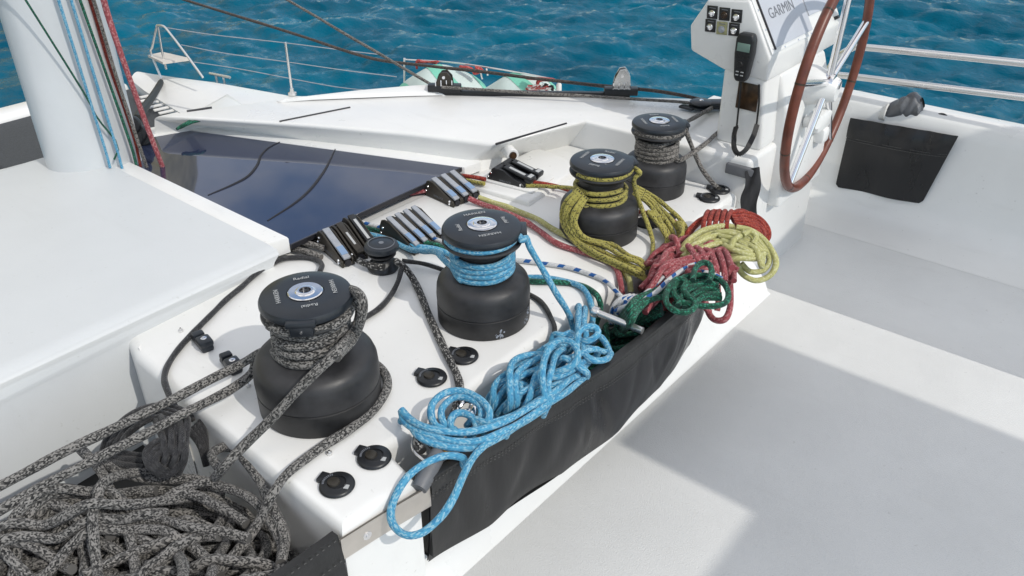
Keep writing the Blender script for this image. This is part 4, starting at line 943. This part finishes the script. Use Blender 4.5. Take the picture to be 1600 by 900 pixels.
# --- dark flecked line from the snubbing winch
r = .0082
rope('control_line', 'dark flecked line from the snubbing winch down to the blue rope heap', [px((560, 407, .018), (580, 415, .02), (600, 418, .022)), px((618, 408, .035), (634, 420, .03), (648, 440, .010), (662, 472, .009), (680, 515, .009), (698, 552, .009), (713, 585, .009), (719, 612, .009), (712, 640, .010), (700, 660, .012))], r, 'r_darkgrey', 10)
r = .0055
rope('control_line', 'thin charcoal line passing behind the blue roped winch', [px((628, 407, .03), (660, 412, .018), (700, 424, .008), (745, 440, .007), (800, 452, .007), (832, 462, .007), (852, 480, .007), (863, 500, .006), (866, 518, .002), (860, 545, -.02), (852, 560, -.06))], r, 'r_graphite', 8)
rope('control_line', 'white and grey flecked line under the window edge to the inboard clutches', [px((430, 372, .016), (470, 378, .016), (508, 388, .016)), px((440, 384, .012), (470, 391, .012), (502, 402, .012)), px((475, 362, .014), (520, 372, .016), (540, 380, .018))], .0078, 'r_taupe', 8)

# --- light blue rope on winch 2
r = .0067; paths = []
hx = helix(*W2, .0555 + r, .119, .168, 4.0, R(165), r * .9)
paths.append(px((520, 352, .012), (560, 362, .016), (600, 372, .020), (640, 389, .018), (662, 393, .045), (684, 396, .085)) + hx[1:])
jaw = [Vector((W2[0] + .0745 * math.cos(q_), W2[1] + .0745 * math.sin(q_), .1985 + .010 * (i / 24)**4)) for i, q_ in [(i, R(150 + 150 * i / 24)) for i in range(25)]]
tail = [P(815, 376, .207), P(822, 371, .203), P(828, 386, .185), P(846, 418, .14), P(868, 456, .085), P(885, 484, .04), P(893, 502, .005), P(897, 525, -.03), P(895, 545, -.05)]
paths.append([Vector((W2[0] + .060 * math.cos(R(110)), W2[1] + .060 * math.sin(R(110)), .18))] + jaw + tail)
paths.append(px((640, 384, .02), (690, 392, .012), (740, 418, .009), (800, 432, .009), (850, 434, .009), (890, 441, .009), (912, 452, .009), (922, 470, .006), (926, 492, -.02), (924, 520, -.05)))
blue_x = [ # heap strands traced in the photo, with their heights
 [(627, 640, .055), (640, 655, .050), (662, 667, .046), (700, 674, .044), (745, 673, .040), (795, 655, .036), (845, 626, .034), (880, 602, .026), (905, 580, .014), (925, 560, 0.0)],
 [(627, 641, .052), (634, 660, .040), (660, 676, .036), (705, 688, .034), (752, 688, .032), (800, 668, .028), (848, 636, .024), (885, 612, .016), (915, 588, .0)],
 [(634, 650, .030), (655, 682, .030), (700, 698, .026), (745, 698, .022), (780, 684, .022), (812, 662, .018), (850, 640, .012)],
 [(700, 676, .018), (680, 664, .030), (674, 645, .040), (678, 628, .046), (696, 614, .050), (722, 611, .052), (748, 622, .050), (764, 640, .046), (762, 658, .034), (744, 668, .020)],
 [(712, 674, .014), (694, 662, .028), (690, 640, .038), (708, 622, .042), (730, 622, .044), (750, 634, .040), (752, 652, .028)],
 [(718, 682, .010), (704, 668, .026), (708, 650, .034), (722, 645, .034), (738, 652, .032), (744, 666, .024)],
 [(742, 655, .030), (765, 662, .032), (800, 650, .030), (838, 628, .030), (852, 622, .020)],
 [(770, 622, .012), (772, 604, .024), (786, 588, .030), (812, 572, .034), (850, 556, .034), (880, 542, .030)],
 [(768, 615, .005), (780, 600, .022), (800, 595, .026), (815, 610, .020), (806, 628, .010)],
 [(798, 630, .020), (796, 600, .042), (797, 576, .050), (806, 562, .050), (828, 554, .046), (858, 556, .038)],
 [(808, 628, .018), (804, 600, .036), (812, 578, .042), (838, 562, .044), (868, 545, .044), (888, 538, .036)],
 [(852, 625, .030), (848, 600, .050), (848, 575, .064), (856, 548, .072), (872, 532, .074), (892, 535, .072), (903, 552, .064), (898, 568, .052), (880, 578, .042), (866, 582, .034)],
 [(857, 628, .024), (856, 600, .042), (862, 578, .052), (868, 556, .056), (880, 544, .056)],
 [(826, 625, .020), (836, 590, .036), (848, 570, .044), (860, 548, .046)],
 [(822, 612, .015), (850, 592, .030), (876, 588, .032), (905, 570, .030), (918, 560, .016)],
 [(904, 570, .030), (902, 545, .050), (903, 522, .064), (914, 511, .068), (930, 512, .064), (934, 522, .056), (922, 532, .048), (906, 534, .040)],
 [(910, 535, .034), (912, 552, .036), (925, 563, .030), (945, 562, .022), (954, 553, .012), (946, 536, .018), (935, 526, .022)],
 [(900, 540, .030), (925, 545, .024), (944, 550, .014), (955, 552, .0)],
 [(905, 478, .010), (903, 500, .020), (903, 520, .028), (908, 540, .024)], [(914, 482, .005), (912, 505, .015), (916, 525, .018)],
 [(862, 535, .020), (866, 522, .036), (880, 524, .040), (892, 520, .034)],
 [(776, 628, .004), (786, 612, .014), (806, 600, .018), (824, 604, .014)], [(788, 634, .006), (806, 618, .020), (826, 608, .024), (846, 596, .024), (862, 590, .02)], [(790, 606, .020), (808, 590, .030), (832, 580, .034), (856, 574, .036)],
 [(834, 618, .014), (858, 606, .022), (882, 598, .022), (902, 586, .018)], [(840, 552, .020), (858, 540, .030), (878, 530, .034), (900, 528, .030)], [(884, 562, .036), (900, 556, .040), (918, 548, .036), (934, 546, .026)],
 [(880, 560, .050), (892, 566, .046), (912, 578, .034), (918, 585, .010)],
 [(723, 716, .012), (697, 712, .020), (667, 722, .018), (640, 742, .010), (621, 770, .0), (611, 798, -.012), (615, 820, -.022), (634, 836, -.030), (660, 833, -.030), (687, 810, -.022), (707, 780, -.008), (724, 742, .010), (742, 712, .022), (764, 690, .026), (790, 672, .022)],
]
for q in blue_x:
    a_, z_ = q[0], q[-1]; p_ = px(*q)
    for e, i0, i1 in ((0, 0, 1), (-1, -1, -2)):
        d = (p_[i0] - p_[i1]).normalized(); ex = p_[i0] + Vector((d.x * .008, max(d.y, 0) * .012 + .007, -.024))
        if q[e][2] > -.02 and not (e == 0 and q[0][0] < 632): p_ = ([ex] + p_) if e == 0 else (p_ + [ex])
    paths.append(p_)
hp = Heap(r, lambda x, y: -.200)
rg = random.Random(33)
for k in range(5): paths.append(hp.lay(meander(rg, 330, r * .8, .83, 1.27, .768, .838, 26))[::2])
for k in range(2): paths.append(hp.lay(meander(rg, 240, r * .8, .90, 1.20, .765, .83, 24))[::2])
rope('halyard', 'light blue flecked rope wound on the second winch, tail heaped over the bag', paths, r, 'r_blue', 10, .0062)

# --- handle poking out under the blue heap
t = thing('winch_crank', P(690, 720, .0), 'dark grey handle with orange collar poking out under the blue rope', 'winch handle')
mb = MB(); a = P(686, 706, .012); b_ = P(655, 764, -.012)
mb.tube(spline([a, a.lerp(b_, .5), b_], .004), .0155, 16, rfn=lambda q_: .85 + .18 * math.sin(q_ * 3.1)); mb.build('grip', 'grey_fabric', t)
mb = MB(); mb.tube([P(694, 697, .012), a], .0165, 16); mb.build('collar', 'yellow_plastic', t)
mb = MB(); mb.tube(spline(px((664, 720, 0), (648, 706, .004), (645, 690, .006), (652, 675, .006)), .005), .003, 8); mb.build('wire_loop', 'stainless', t)
mb = MB(); mb.tube(spline(px((660, 705, .010), (652, 690, .014), (660, 678, .016), (672, 690, .014), (680, 700, .012)), .004), .0085, 10); mb.build('lanyard', 'r_darkgrey', t)

t = thing('snap_shackle', P(730, 640, .02), 'small chrome snap shackle lying inside the blue rope ring', 'shackle')
mb = MB(); c = P(727, 637, .024); mb.tube([c + Vector((.016 * math.cos(a_), .011 * math.sin(a_), .004 * math.sin(2 * a_))) for a_ in [2 * math.pi * i / 24 for i in range(24)]], .0036, 8, closed=True)
mb.build('bow', 'chrome', t)
mb = MB(); mb.lathe([(0, .012), (.0055, .012), (.0065, .009), (.0065, -.009), (.0055, -.012), (0, -.012)], P(740, 642, .024), (1, .6, .1), 16); mb.build('pin', 'chrome', t)

# --- green line and coil
r = .0066
paths = [px((540, 350, .012), (580, 358, .014), (610, 366, .016)), px((662, 378, .02), (690, 386, .012), (740, 412, .008), (800, 432, .008), (830, 439, .008), (870, 441, .008), (905, 445, .008), (928, 457, .008), (937, 470, .004), (938, 486, -.02), (930, 510, -.06))]
gx = [
 [(905, 590, -.02), (900, 570, -.01), (895, 560, .02)],
]
def gz(b): return .055 - (b - 430) * .00018
G = lambda pts, dz=0.0: px(*[(a, b, gz(b) + dz) for a, b in pts])
paths += [('closed', G([(1085, 430), (1112, 432), (1130, 442), (1138, 458), (1134, 472), (1118, 478), (1098, 478), (1078, 475), (1062, 470), (1052, 455), (1058, 440), (1070, 433)], .012)),
          ('closed', G([(1058, 436), (1046, 448), (1040, 462), (1043, 476), (1056, 486), (1072, 488), (1084, 482), (1086, 472), (1074, 462), (1068, 452), (1072, 440)], .018)),
          G([(1082, 438), (1086, 420), (1096, 411), (1107, 412), (1112, 424), (1108, 440)], .026),
          G([(1060, 478), (1066, 462), (1080, 450), (1104, 442), (1124, 446)], .012), G([(1070, 482), (1080, 464), (1098, 452), (1120, 450)], .006), G([(1078, 484), (1096, 466), (1124, 458)], .004)]
for k in (0, 1.4, 2.8, 4.2, 5.6): paths.append(G([(1052 + 3 * k, 476 - 4 * k), (1075, 470 - 5 * k), (1100, 466 - 4.6 * k), (1128 - k, 466 - 4 * k)], -.004 + .002 * (k % 3)))
for k in (0, 1.6, 3.2, 4.8, 6.4, 8.0):
    paths.append([P(972 - k, 520 - 2 * k, -.09)] + G([(985 - k * .5, 505 - 3 * k), (996, 486 - 2.6 * k + (k % 2)), (1015, 470 - 1.5 * k), (1040, 462 - 2.2 * k), (1066, 455 - 2 * k)], -.012 - .003 * (k % 3)))
for k in range(6): paths.append(px((978 - 2 * k, 505 + 4 * k, -.10 - .008 * k), (985, 495 + 3 * k, -.05 - .005 * k), (1002, 485 + 4 * k, -.02 - .004 * k), (1035, 476 + 3 * k, .0)))
hp = Heap(r, lambda x, y: -.20); rg = random.Random(8)
for k in range(6): paths.append(hp.lay(meander(rg, 260, r * .8, 1.28, 1.52, .735, .84, 26))[::2])
rope('halyard', 'dark green flecked rope coiled and draped over the end of the bag', paths, r, 'r_green', 8, .006)

# --- white rope with blue tracer
r = .0058
paths = [px((528, 342, .012), (560, 347, .012), (600, 356, .014), (640, 366, .02)), px((676, 372, .02), (710, 385, .012), (760, 398, .007), (808, 407, .007), (860, 413, .007), (905, 423, .007), (940, 436, .007), (962, 454, .005), (980, 474, -.004), (990, 484, -.01)),
         px((962, 486, -.005), (975, 480, .012), (1000, 472, .030), (1025, 456, .045), (1045, 438, .055), (1068, 421, .060), (1088, 412, .055)),
         px((975, 478, -.01), (1000, 464, .020), (1020, 450, .036), (1038, 432, .048), (1062, 415, .054), (1085, 409, .052)), px((1090, 424, .06), (1112, 428, .056), (1128, 436, .05))]
for k in range(4): paths.append(px((955 + 8 * k, 505, -.06), (957 + 8 * k, 482, -.02), (968 + 8 * k, 468, .0), (985 + 6 * k, 462, .004)))
rope('reefing_line', 'white rope with blue tracer dashes running out from behind the blue roped winch', paths, r, 'r_white', 8, .006)

# --- pink rope and hank
r = .0074
paths = [px((640, 302, .010), (665, 298, .012), (690, 296, .014)), px((732, 310, .020), (752, 318, .010), (780, 328, .009), (815, 343, .009), (842, 360, .009), (870, 380, .009), (910, 394, .009), (945, 405, .009), (963, 420, .006), (970, 440, 0.0), (973, 462, -.03))]
Pk = lambda pts, z: px(*[(a, b, z) for a, b in pts])
base = [(1008, 455), (1025, 420), (1045, 395), (1075, 380), (1105, 375), (1130, 385), (1140, 405)]
for k in range(9):
    o = k * 6.6; z = .026 + .014 * math.sin(k * 1.9) + .016 * math.sin(math.pi * k / 8)
    paths.append(px(*[(a + rng.uniform(-8, 8) + o * .12, b + o * (.75 if i < 3 else .95 if i < 5 else .6) + rng.uniform(-7, 7) - 4, z - (.04 if i == 0 else 0) + rng.uniform(-.010, .010)) for i, (a, b) in enumerate(base)]))
for k in range(4):
    x0 = 1092 + 13 * k
    paths.append(px((x0 - 18, 384 + 3 * k, .058), (x0 - 8, 395, .064), (x0, 412 + 2 * k, .058), (x0 + 2, 430 + 3 * k, .040)))
for k in range(4):
    k *= 1.7
    paths.append(px((1022 + 4 * k, 418 + 4 * k, .050), (1050 + 3 * k, 410 + 2 * k, .062 - .002 * k), (1082, 402 + 5 * k, .058), (1112 + 2 * k, 392 + 5 * k, .056)))
paths += [px((1136, 405, .05), (1140, 430, .03), (1142, 455, .0), (1141, 480, -.03), (1133, 498, -.05), (1118, 500, -.06), (1108, 490, -.06), (1102, 470, -.04)), px((1120, 425, .04), (1122, 450, 0), (1122, 470, -.03), (1120, 486, -.05)),
          px((1110, 430, .03), (1106, 455, .0), (1100, 475, -.03), (1108, 488, -.05))]
hp = Heap(r, lambda x, y: -.16); rg = random.Random(18)
for k in range(5): paths.append(hp.lay(meander(rg, 230, r * .8, 1.52, 1.74, .775, .85, 24))[::2])
rope('halyard', 'dusty pink rope from the triple clutch ending in a loose hank', paths, r, 'r_pink', 8, .0065)

# --- lime rope and hank
r = .0074
paths = [px((650, 288, .010), (680, 288, .012)), px((748, 308, .020), (770, 316, .010), (800, 326, .009), (840, 343, .009), (875, 364, .009), (910, 383, .009), (945, 397, .009), (968, 412, .008), (982, 432, .002), (986, 455, -.03))]
base = [(1062, 392), (1080, 372), (1105, 358), (1135, 353), (1160, 362)]
for k in range(7):
    paths.append(px(*[(a + 3.5 * k * (.3 + .2 * i), b + 5.2 * k * (.5 + .13 * i), .050 + .010 * math.sin(k * 2.1 + i) - (.02 if i == 0 else 0)) for i, (a, b) in enumerate(base)] + [(1178 + 2 * k, 378 + 6 * k, .045), (1196 - k, 396 + 3 * k, .03)]))
paths += [px((1150, 355, .07), (1172, 360, .066), (1192, 372, .05), (1207, 392, .03), (1212, 412, .01), (1203, 430, -.01), (1182, 438, -.02), (1162, 430, -.01), (1152, 415, .01), (1150, 400, .03)),
          px((1158, 362, .066), (1180, 372, .05), (1196, 390, .03), (1202, 408, .01), (1192, 422, -.005), (1172, 424, -.005), (1158, 412, .012)),
          px((1141, 390, .06), (1146, 376, .074), (1157, 368, .078)), px((1160, 368, .076), (1172, 362, .078), (1182, 370, .07), (1176, 382, .06)),
          px((1135, 408, .04), (1155, 404, .05), (1180, 404, .045), (1194, 396, .04)), px((1140, 400, .045), (1160, 396, .056), (1182, 392, .05))]
for k in range(4): paths.append(px((1120 + 4 * k, 362 + 7 * k, .062), (1145, 366 + 8 * k, .064), (1170, 380 + 6 * k, .055), (1190, 395 + 3 * k, .03)))
rope('halyard', 'pale lime rope ending in a hank with loops hanging over the cockpit', paths, r, 'r_lime', 8, .0065)

# --- red rope and hank
r = .0063
paths = [px((690, 270, .02), (720, 274, .026), (758, 280, .032)), px((832, 285, .030), (862, 289, .020), (890, 298, .010), (930, 318, .008), (975, 328, .008), (1010, 333, .008), (1045, 342, .008), (1062, 356, .006), (1070, 372, 0.0)),]
for k in range(7):
    k = k + rng.uniform(-.5, .5)
    paths.append(px((1068 + 2 * k, 378 - 3 * k, .01), (1078 + 3 * k, 358 - 2.2 * k, .035), (1100 + 2 * k, 342 - 1.6 * k, .050 + rng.uniform(-.006, .008)), (1130, 334 - 1.2 * k + 6, .052), (1158, 338 + 3 * k - 8, .05), (1180 + .5 * k, 348 + 2.5 * k - 6, .042)))
for k in range(6):
    k = k * 1.12 + rng.uniform(-.45, .45)
    paths.append(px((1140 + 2 * k, 336 + 3.5 * k, .055), (1165, 334 + 4 * k, .052), (1186 - k, 342 + 3.5 * k, .042), (1198 - 2.2 * k, 356 + 2.2 * k, .026), (1200 - 2.4 * k, 370, .006), (1192 - 2 * k, 381, -.012)))
for k in range(5):
    x0 = 1101 + 9 * k
    paths.append(px((x0, 372 - k, .030), (x0 - 2, 355, .052), (x0 + 1, 338, .064), (x0 + 5, 330, .058), (x0 + 7, 334, .040)))
rope('halyard', 'dark red rope ending in a tidy wrapped hank by the strap bag', paths, r, 'r_red', 8, .006)

# --- yellow rope on winch 3
r = .0059; paths = []
paths.append(px((690, 278, .016), (725, 281, .020), (757, 287, .026)))
hx = helix(*W3, .058 + r, .100, .138, 2.3, R(160), r * .9)
paths.append(px((822, 290, .028), (850, 291, .028), (885, 293, .035), (905, 298, .060)) + hx[4:])
jaw = [Vector((W3[0] + .074 * math.cos(q_), W3[1] + .074 * math.sin(q_), .179)) for q_ in [R(165 + 150 * i / 24) for i in range(25)]]
paths.append([Vector((W3[0] + .066 * math.cos(R(150)), W3[1] + .066 * math.sin(R(150)), .155))] + jaw + [P(998, 268, .18), P(999, 272, .172), P(991, 280, .16), P(994, 300, .125), P(1003, 328, .075), P(1012, 350, .04), P(1020, 378, .012), P(1018, 402, .008), P(1011, 420, -.005)])
for k in range(5):
    dz_ = .008 * (k % 2) + rng.uniform(0, .006); o = k * 6.6 - 3 + rng.uniform(-1.5, 1.5)
    paths.append([PC(905 + o * .5, 296 + o * .5, *W3, .085)] + [PC(884 + o * .7, 318 + o * .7, *W3, .112 + .004 * (k % 2)), PC(880 + o * .8, 345 + o * .35, *W3, .118), PC(894 + o * .9, 372 + o * .0, *W3, .122)] + px((925 + o * 1.2, 396 - o * .6, .016 + dz_), (960 + o * .9, 412 - o * .55, .014 + dz_), (990 + o * .5, 426 - o * .8, .010 + dz_), (1008 - o * .1, 436 - o * .8, -.002)))
for k in range(4):
    o = k * 6.0 - 3 + rng.uniform(-1.5, 1.5)
    paths.append([P(990 + o * .3, 300 - o * .5, .085), P(1010 + o * .7, 312 - o * .3, .07), P(1028 + o, 332 - o * .4, .05), P(1040 + o * 1.4, 350 - o * .5, .035), P(1048 + o * 1.5, 372 - o * .7, .015), P(1040 + o, 386, -.005)])
for k in range(3): paths.append(px((1012 + 4 * k, 330, .055), (1034 + 4 * k, 358 - 4 * k, .03), (1042 + 5 * k, 380 - 3 * k, .012), (1028 + 4 * k, 402, .004), (1018, 420, -.01)))
for k in range(4): paths.append(px((1058 + 2 * k, 348 + k * 3, .040), (1066, 350 + 5 * k, .044), (1066 - 2 * k, 362 + 4 * k, .030), (1058, 372 + 2 * k, .01)))
paths.append(px((950, 404, .009), (968, 415, .008), (978, 430, .002), (984, 448, -.03)))
rope('halyard', 'yellow and black flecked rope wrapped round the third winch and hung in loops', paths, r, 'r_yellow', 8, .006)

# --- thin grey rope on winch 4
r = .0064; paths = []
hx = helix(*W4, .049 + r, .100, .152, 4.2, R(150), r * .9)
paths.append(hx + [Vector((W4[0] + .06 * math.cos(R(300)), W4[1] + .06 * math.sin(R(300)), .156))])
paths.append([P(1128, 202, .112), P(1100, 226, .112), P(1075, 244, .108), P(1058, 252, .104)] + [hx[int(len(hx) * .10)]])
jaw = [Vector((W4[0] + .069 * math.cos(q_), W4[1] + .069 * math.sin(q_), .181)) for q_ in [R(150 + 160 * i / 24) for i in range(25)]]
paths.append([Vector((W4[0] + .060 * math.cos(R(140)), W4[1] + .060 * math.sin(R(140)), .160))] + jaw + [P(1072, 205, .18), P(1070, 194, .185), P(1072, 205, .165), P(1082, 232, .115), P(1096, 262, .065), P(1110, 282, .03), P(1120, 293, .012)])
paths.append(px((1112, 168, .118), (1092, 180, .12), (1068, 193, .13)))
rope('sheet_rope', 'thin grey flecked rope on the farthest winch, led from the foot block', paths, r, 'r_taupe', 8, .006)

# --- sheets over the roof
rope('jib_sheet', 'dark brown sheet rising from the chrome block across the sea to the upper left', [[PX(230, -22, 1.97), PX(290, 0, 2.0), PX(380, 28, 2.05), PX(470, 56, 2.10), PX(535, 78, 2.14), PX(600, 95, 2.18), PX(680, 104, 2.22), PX(760, 113, 2.25), PX(900, 130, 2.30), PX(985, 138, 2.33)] + [PX(1030, 143, 2.35), PX(1080, 152, 2.37), PX(1112, 160, 2.39)]], .0062, 'r_brown', 8, .02)
rope('jib_sheet', 'pale grey sheet passing through the small black block and back along the track', [[PX(420, -20, 2.0), PX(450, 0, 2.0), PX(560, 65, 1.97), PX(640, 112, 1.95), PX(682, 137, 1.94)], px((690, 136, .135), (720, 138, .13), (780, 142, .126), (880, 148, .124), (980, 154, .124), (1060, 159, .122), (1088, 163, .12))], .0052, 'r_taupe', 8, .02)

# ------------------------------------------------------------------ mast and its lines
MX, MY = .988, 2.372
mast = thing('mast', (MX, MY, -.1), 'white mast standing forward of the coachroof panel at far left', 'mast')
mb = MB()
sec = [(MX + .118 * math.cos(a_) * (1 if math.cos(a_) > 0 else 1.2), MY + .105 * math.sin(a_)) for a_ in [2 * math.pi * i / 36 for i in range(36)]]
mb.prism(sec, 'z', -.15, 3.6); mb.build('spar', 'alloy', mast, angle=50)
ml = [((108, -50), (125, 0), (203, 222), (214, 268), 'r_green', .0042, 'thin green halyard running down the mast face'), ((90, -68), (125, 45), (152, 134), (184, 238), (192, 268), 'r_blue', .0042, 'blue halyard left of the crossing green line on the mast'),
      ((70, -68), (125, 107), (143, 166), (165, 236), (172, 262), 'r_blue', .0042, 'leftmost blue halyard on the mast'), ((-20, -95), (125, 135), (152, 184), (184, 226), (178, 250), 'r_green', .0028, 'thin green line crossing the blue halyards on the mast')]
for *q4, m, r_, l in ml:
    rope('mast_line', l, [[PY(q_[0], q_[1], MY - .125) for q_ in q4]], r_, m, 8, .03)
rope('mast_line', 'dark red line close along the right edge of the mast', [[PY(134, -20, 2.27), PY(150, 30, 2.27), PY(170, 100, 2.27), PY(196, 175, 2.27), PY(212, 225, 2.27), PY(220, 262, 2.27)]], .0045, 'r_red', 8, .03)
rope('mast_line', 'white flecked line just right of the dark red mast line', [[PY(140, -20, 2.25), PY(158, 40, 2.25), PY(180, 115, 2.25), PY(205, 190, 2.25), PY(222, 240, 2.25), PY(232, 268, 2.25)]], .0052, 'r_taupe', 8, .03)
rope('mast_line', 'dark green line tight along the mast edge', [[PY(126, -30, 2.29), PY(150, 70, 2.29), PY(200, 225, 2.29), PY(212, 258, 2.29)]], .0048, 'r_green', 8, .03)
rope('mast_line', 'thick faded red line slanting right of the mast to the tinted window', [[PY(158, -20, 2.22), PY(168, 20, 2.22), PY(200, 115, 2.22), PY(232, 205, 2.22), PY(262, 282, 2.22)]], .0078, 'r_pink', 8, .03)
t = thing('mast_block', PY(212, 190, 2.30), 'cluster of black blocks and webbing beside the mast foot', 'pulley block')
mb = MB()
for q in ((206, 195), (216, 208), (225, 214), (210, 215)): mb.lathe([(0, .014), (.024, .012), (.028, .004), (.028, -.004), (.024, -.012), (0, -.014)], PY(*q, 2.42), (-.6, -.7, .3), 20)
mb.build('blocks', 'black_plastic', t)
mb = MB(); mb.tube(spline([PY(214, 186, 2.7), PY(228, 165, 3.2), PY(240, 148, 3.7), PY(252, 128, 4.3)], .02), .016, 8); mb.build('webbing', 'rubber', t)
rope('loose_line', 'short frayed teal line lying on the white foredeck edge', [px((277, 201, .075), (290, 193, .085), (302, 187, .085)), px((280, 200, .075), (298, 192, .085), (313, 188, .085)), px((276, 202, .075), (286, 196, .08), (296, 190, .085))], .0048, 'r_green', 8)

# ------------------------------------------------------------------ bow: pulpit with seat, lifelines, cleat, fenders
ZB = -.41
pul = thing('pulpit', P(270, 120, ZB), 'steel bow pulpit with a small white seat', 'pulpit')
XB = 2.23
top = PX(246, 40, XB)
for q in ([(317, 121), (290, 84), (263, 49), (255, 41), (245, 40)], [(245, 41), (238, 72), (236, 84), (252, 122)], [(247, 42), (254, 84), (260, 108)]):
    mb = MB(); mb.tube(spline([PX(*a_, XB + .0) for a_ in q], .01), .0062, 10); mb.build('tube', 'stainless', pul)
mb = MB(); mb.slab([PX(231, 86, XB), PX(254, 81, XB + .1), PX(298, 91, XB + .1), PX(254, 97, XB - .05)], (0, 0, 1), .012); mb.build('seat', 'teak_seat', pul)
def stanchion(a, b_, label):
    base = P(*a, ZB); t_ = PX(*b_, base.x); s_ = thing('stanchion', base, label, 'stanchion', 'lifeline stanchions along the far side')
    mb = MB(); mb.tube([base, t_], .0068, 10); mb.build('post', 'stainless', s_)
    mb = MB(); mb.lathe([(0, .03), (.010, .03), (.012, .012), (.022, .008), (.023, -.004)], base, seg=18); mb.build('foot', 'stainless', s_); return t_
s1 = stanchion((457, 147), (446, 66), 'thin steel stanchion on the bow deck edge'); s2 = stanchion((632, 140), (632, 91), 'short steel stanchion rising beside the mint green fenders')
for i, (pp, l) in enumerate((([(246, 41), (330, 54), (446, 67), (540, 79), (600, 86)], 'upper lifeline wire'), ([(283, 70), (350, 83), (450, 97), (540, 110), (620, 120)], 'middle lifeline wire'), ([(303, 97), (370, 107), (455, 123), (520, 135), (570, 141)], 'lower lifeline wire'))):
    mb = MB(); mb.tube(spline([PX(a_, b_, 2.23 + .72 * (a_ - 246) / 386) for a_, b_ in pp], .03), .0024, 6); tag(mb.build('lifeline', 'lever_grey'), l + ' from the bow pulpit toward the fenders', 'lifeline', 'lifelines')
mb = MB(); mb.tube(spline([PX(632, 93, 2.95), PX(700, 97, 2.96), PX(760, 105, 2.98), PX(830, 117, 3.0), PX(875, 126, 3.02)], .03), .0038, 6); tag(mb.build('lifeline', 'stainless'), 'lifeline wire above the mint green fenders', 'lifeline', 'lifelines')
t = thing('mooring_cleat', P(342, 122, ZB), 'steel horn cleat on the bow deck', 'cleat')
mb = MB(); a, b_ = PX(328, 115, 2.47), PX(359, 121, 2.47); mb.tube([a, b_], .0085, 10); mb.build('horn', 'stainless', t)
for f in (.3, .68): mb = MB(); mb.tube([a.lerp(b_, f), a.lerp(b_, f) + Vector((0, 0, -.05))], .007, 8); mb.build('cleat_leg', 'stainless', t)
def fender(p, q_, rad, pk_, label):
    p, q_ = Vector(p), Vector(q_); t = thing('fender', p.lerp(q_, .5), label, 'fender', 'mint and white fenders on the side deck'); ax = (q_ - p); L = ax.length; ax.normalize()
    s1 = Vector((0, 0, 1)); s1 = (s1 - ax * ax.dot(s1)).normalized(); s2 = ax.cross(s1)
    def rr(v): w_ = v ** (math.log(.5) / math.log(pk_)); return rad * max(math.sin(math.pi * w_), 0.0) ** .85 * (1 + .03 * math.sin(17 * v))
    def f(u0, u1, e): return lambda u, v: p + ax * (L * v) + (s1 * math.cos(2 * math.pi * (u0 + (u1 - u0) * u)) + s2 * math.sin(2 * math.pi * (u0 + (u1 - u0) * u))) * (rr(v) + e)
    mb = MB(); mb.grid(36, 26, f(0, 1, 0), closed_u=True); mb.build('cover', 'fender_fabric', t)
    for k in range(4):
        mb = MB()
        def tw(u, v, k=k): a_ = k / 4 + .09 * u + .45 * v; return f(a_, a_, .0025)(0, .03 + .94 * v)
        mb.grid(7, 26, tw); mb.build('stripe', 'fender_mint', t)
fender(PX(615, 152, 2.86), PX(775, 158, 2.98), .165, .5, 'larger mint striped white fender beside the stanchion')
fender(PX(735, 156, 2.94), PX(885, 158, 3.06), .130, .56, 'smaller mint striped white fender nearer the chrome block')
def lashing(pts, label):
    rg = random.Random(len(pts) * 7); paths = []
    for k in range(3): paths.append([PX(a_ + rg.uniform(-2, 2), b_ + rg.uniform(-1.6, 1.6), 2.93 + .01 * k) for a_, b_ in pts])
    rope('lashing', label, paths, .0055, 'r_lash', 7, .012)
rope_mat('r_lash', [(.5, (.55, .07, .06)), (.85, (.42, .05, .05)), (1, (.6, .2, .18))], 6, 4)
lashing([(652, 106), (653, 96), (664, 97), (684, 97)], 'red lashing at the forward end of the larger fender')
lashing([(720, 104), (735, 106), (742, 114), (752, 110), (742, 105)], 'red lashing between the two fenders')
lashing([(824, 122), (845, 123), (866, 125), (843, 126), (838, 140)], 'red lashing over the smaller fender')
t = thing('lifeline_strap', PX(752, 118, 2.97), 'white strap loop hanging on the lifeline between the fenders', 'strap')
mb = MB(); mb.tube(spline([PX(750, 108, 2.97), PX(753, 122, 2.97), PX(754, 124, 2.97)], .01), .004, 8); mb.tube(spline([PX(760, 107, 2.97), PX(762, 118, 2.97)], .01), .004, 8); mb.build('loop', 'cloth_white', t)
t = thing('cord_bundle', PX(838, 136, 2.95), 'tangle of red and white cords at the aft end of the fenders', 'cord')
rg = random.Random(6)
for m_, nm in (('r_lash', 'red_cord'), ('cloth_white', 'white_cord'), ('rubber', 'black_cord')):
    mb = MB()
    for k in range(3): mb.tube(spline([PX(822 + 42 * rg.random(), 132 + 11 * rg.random(), 2.93) for _ in range(5)], .008), .006, 7)
    mb.build(nm, m_, t)
t = thing('spray_bottle', PX(873, 140, 2.98), 'small white bottle shaped fitting at the end of the lifeline', 'fitting')
mb = MB(); c = PX(873, 144, 2.98); mb.lathe([(0, .055), (.006, .054), (.007, .042), (.012, .036), (.013, .0), (.013, -.03), (0, -.03)], c, seg=18); mb.build('bottle', 'cloth_white', t)
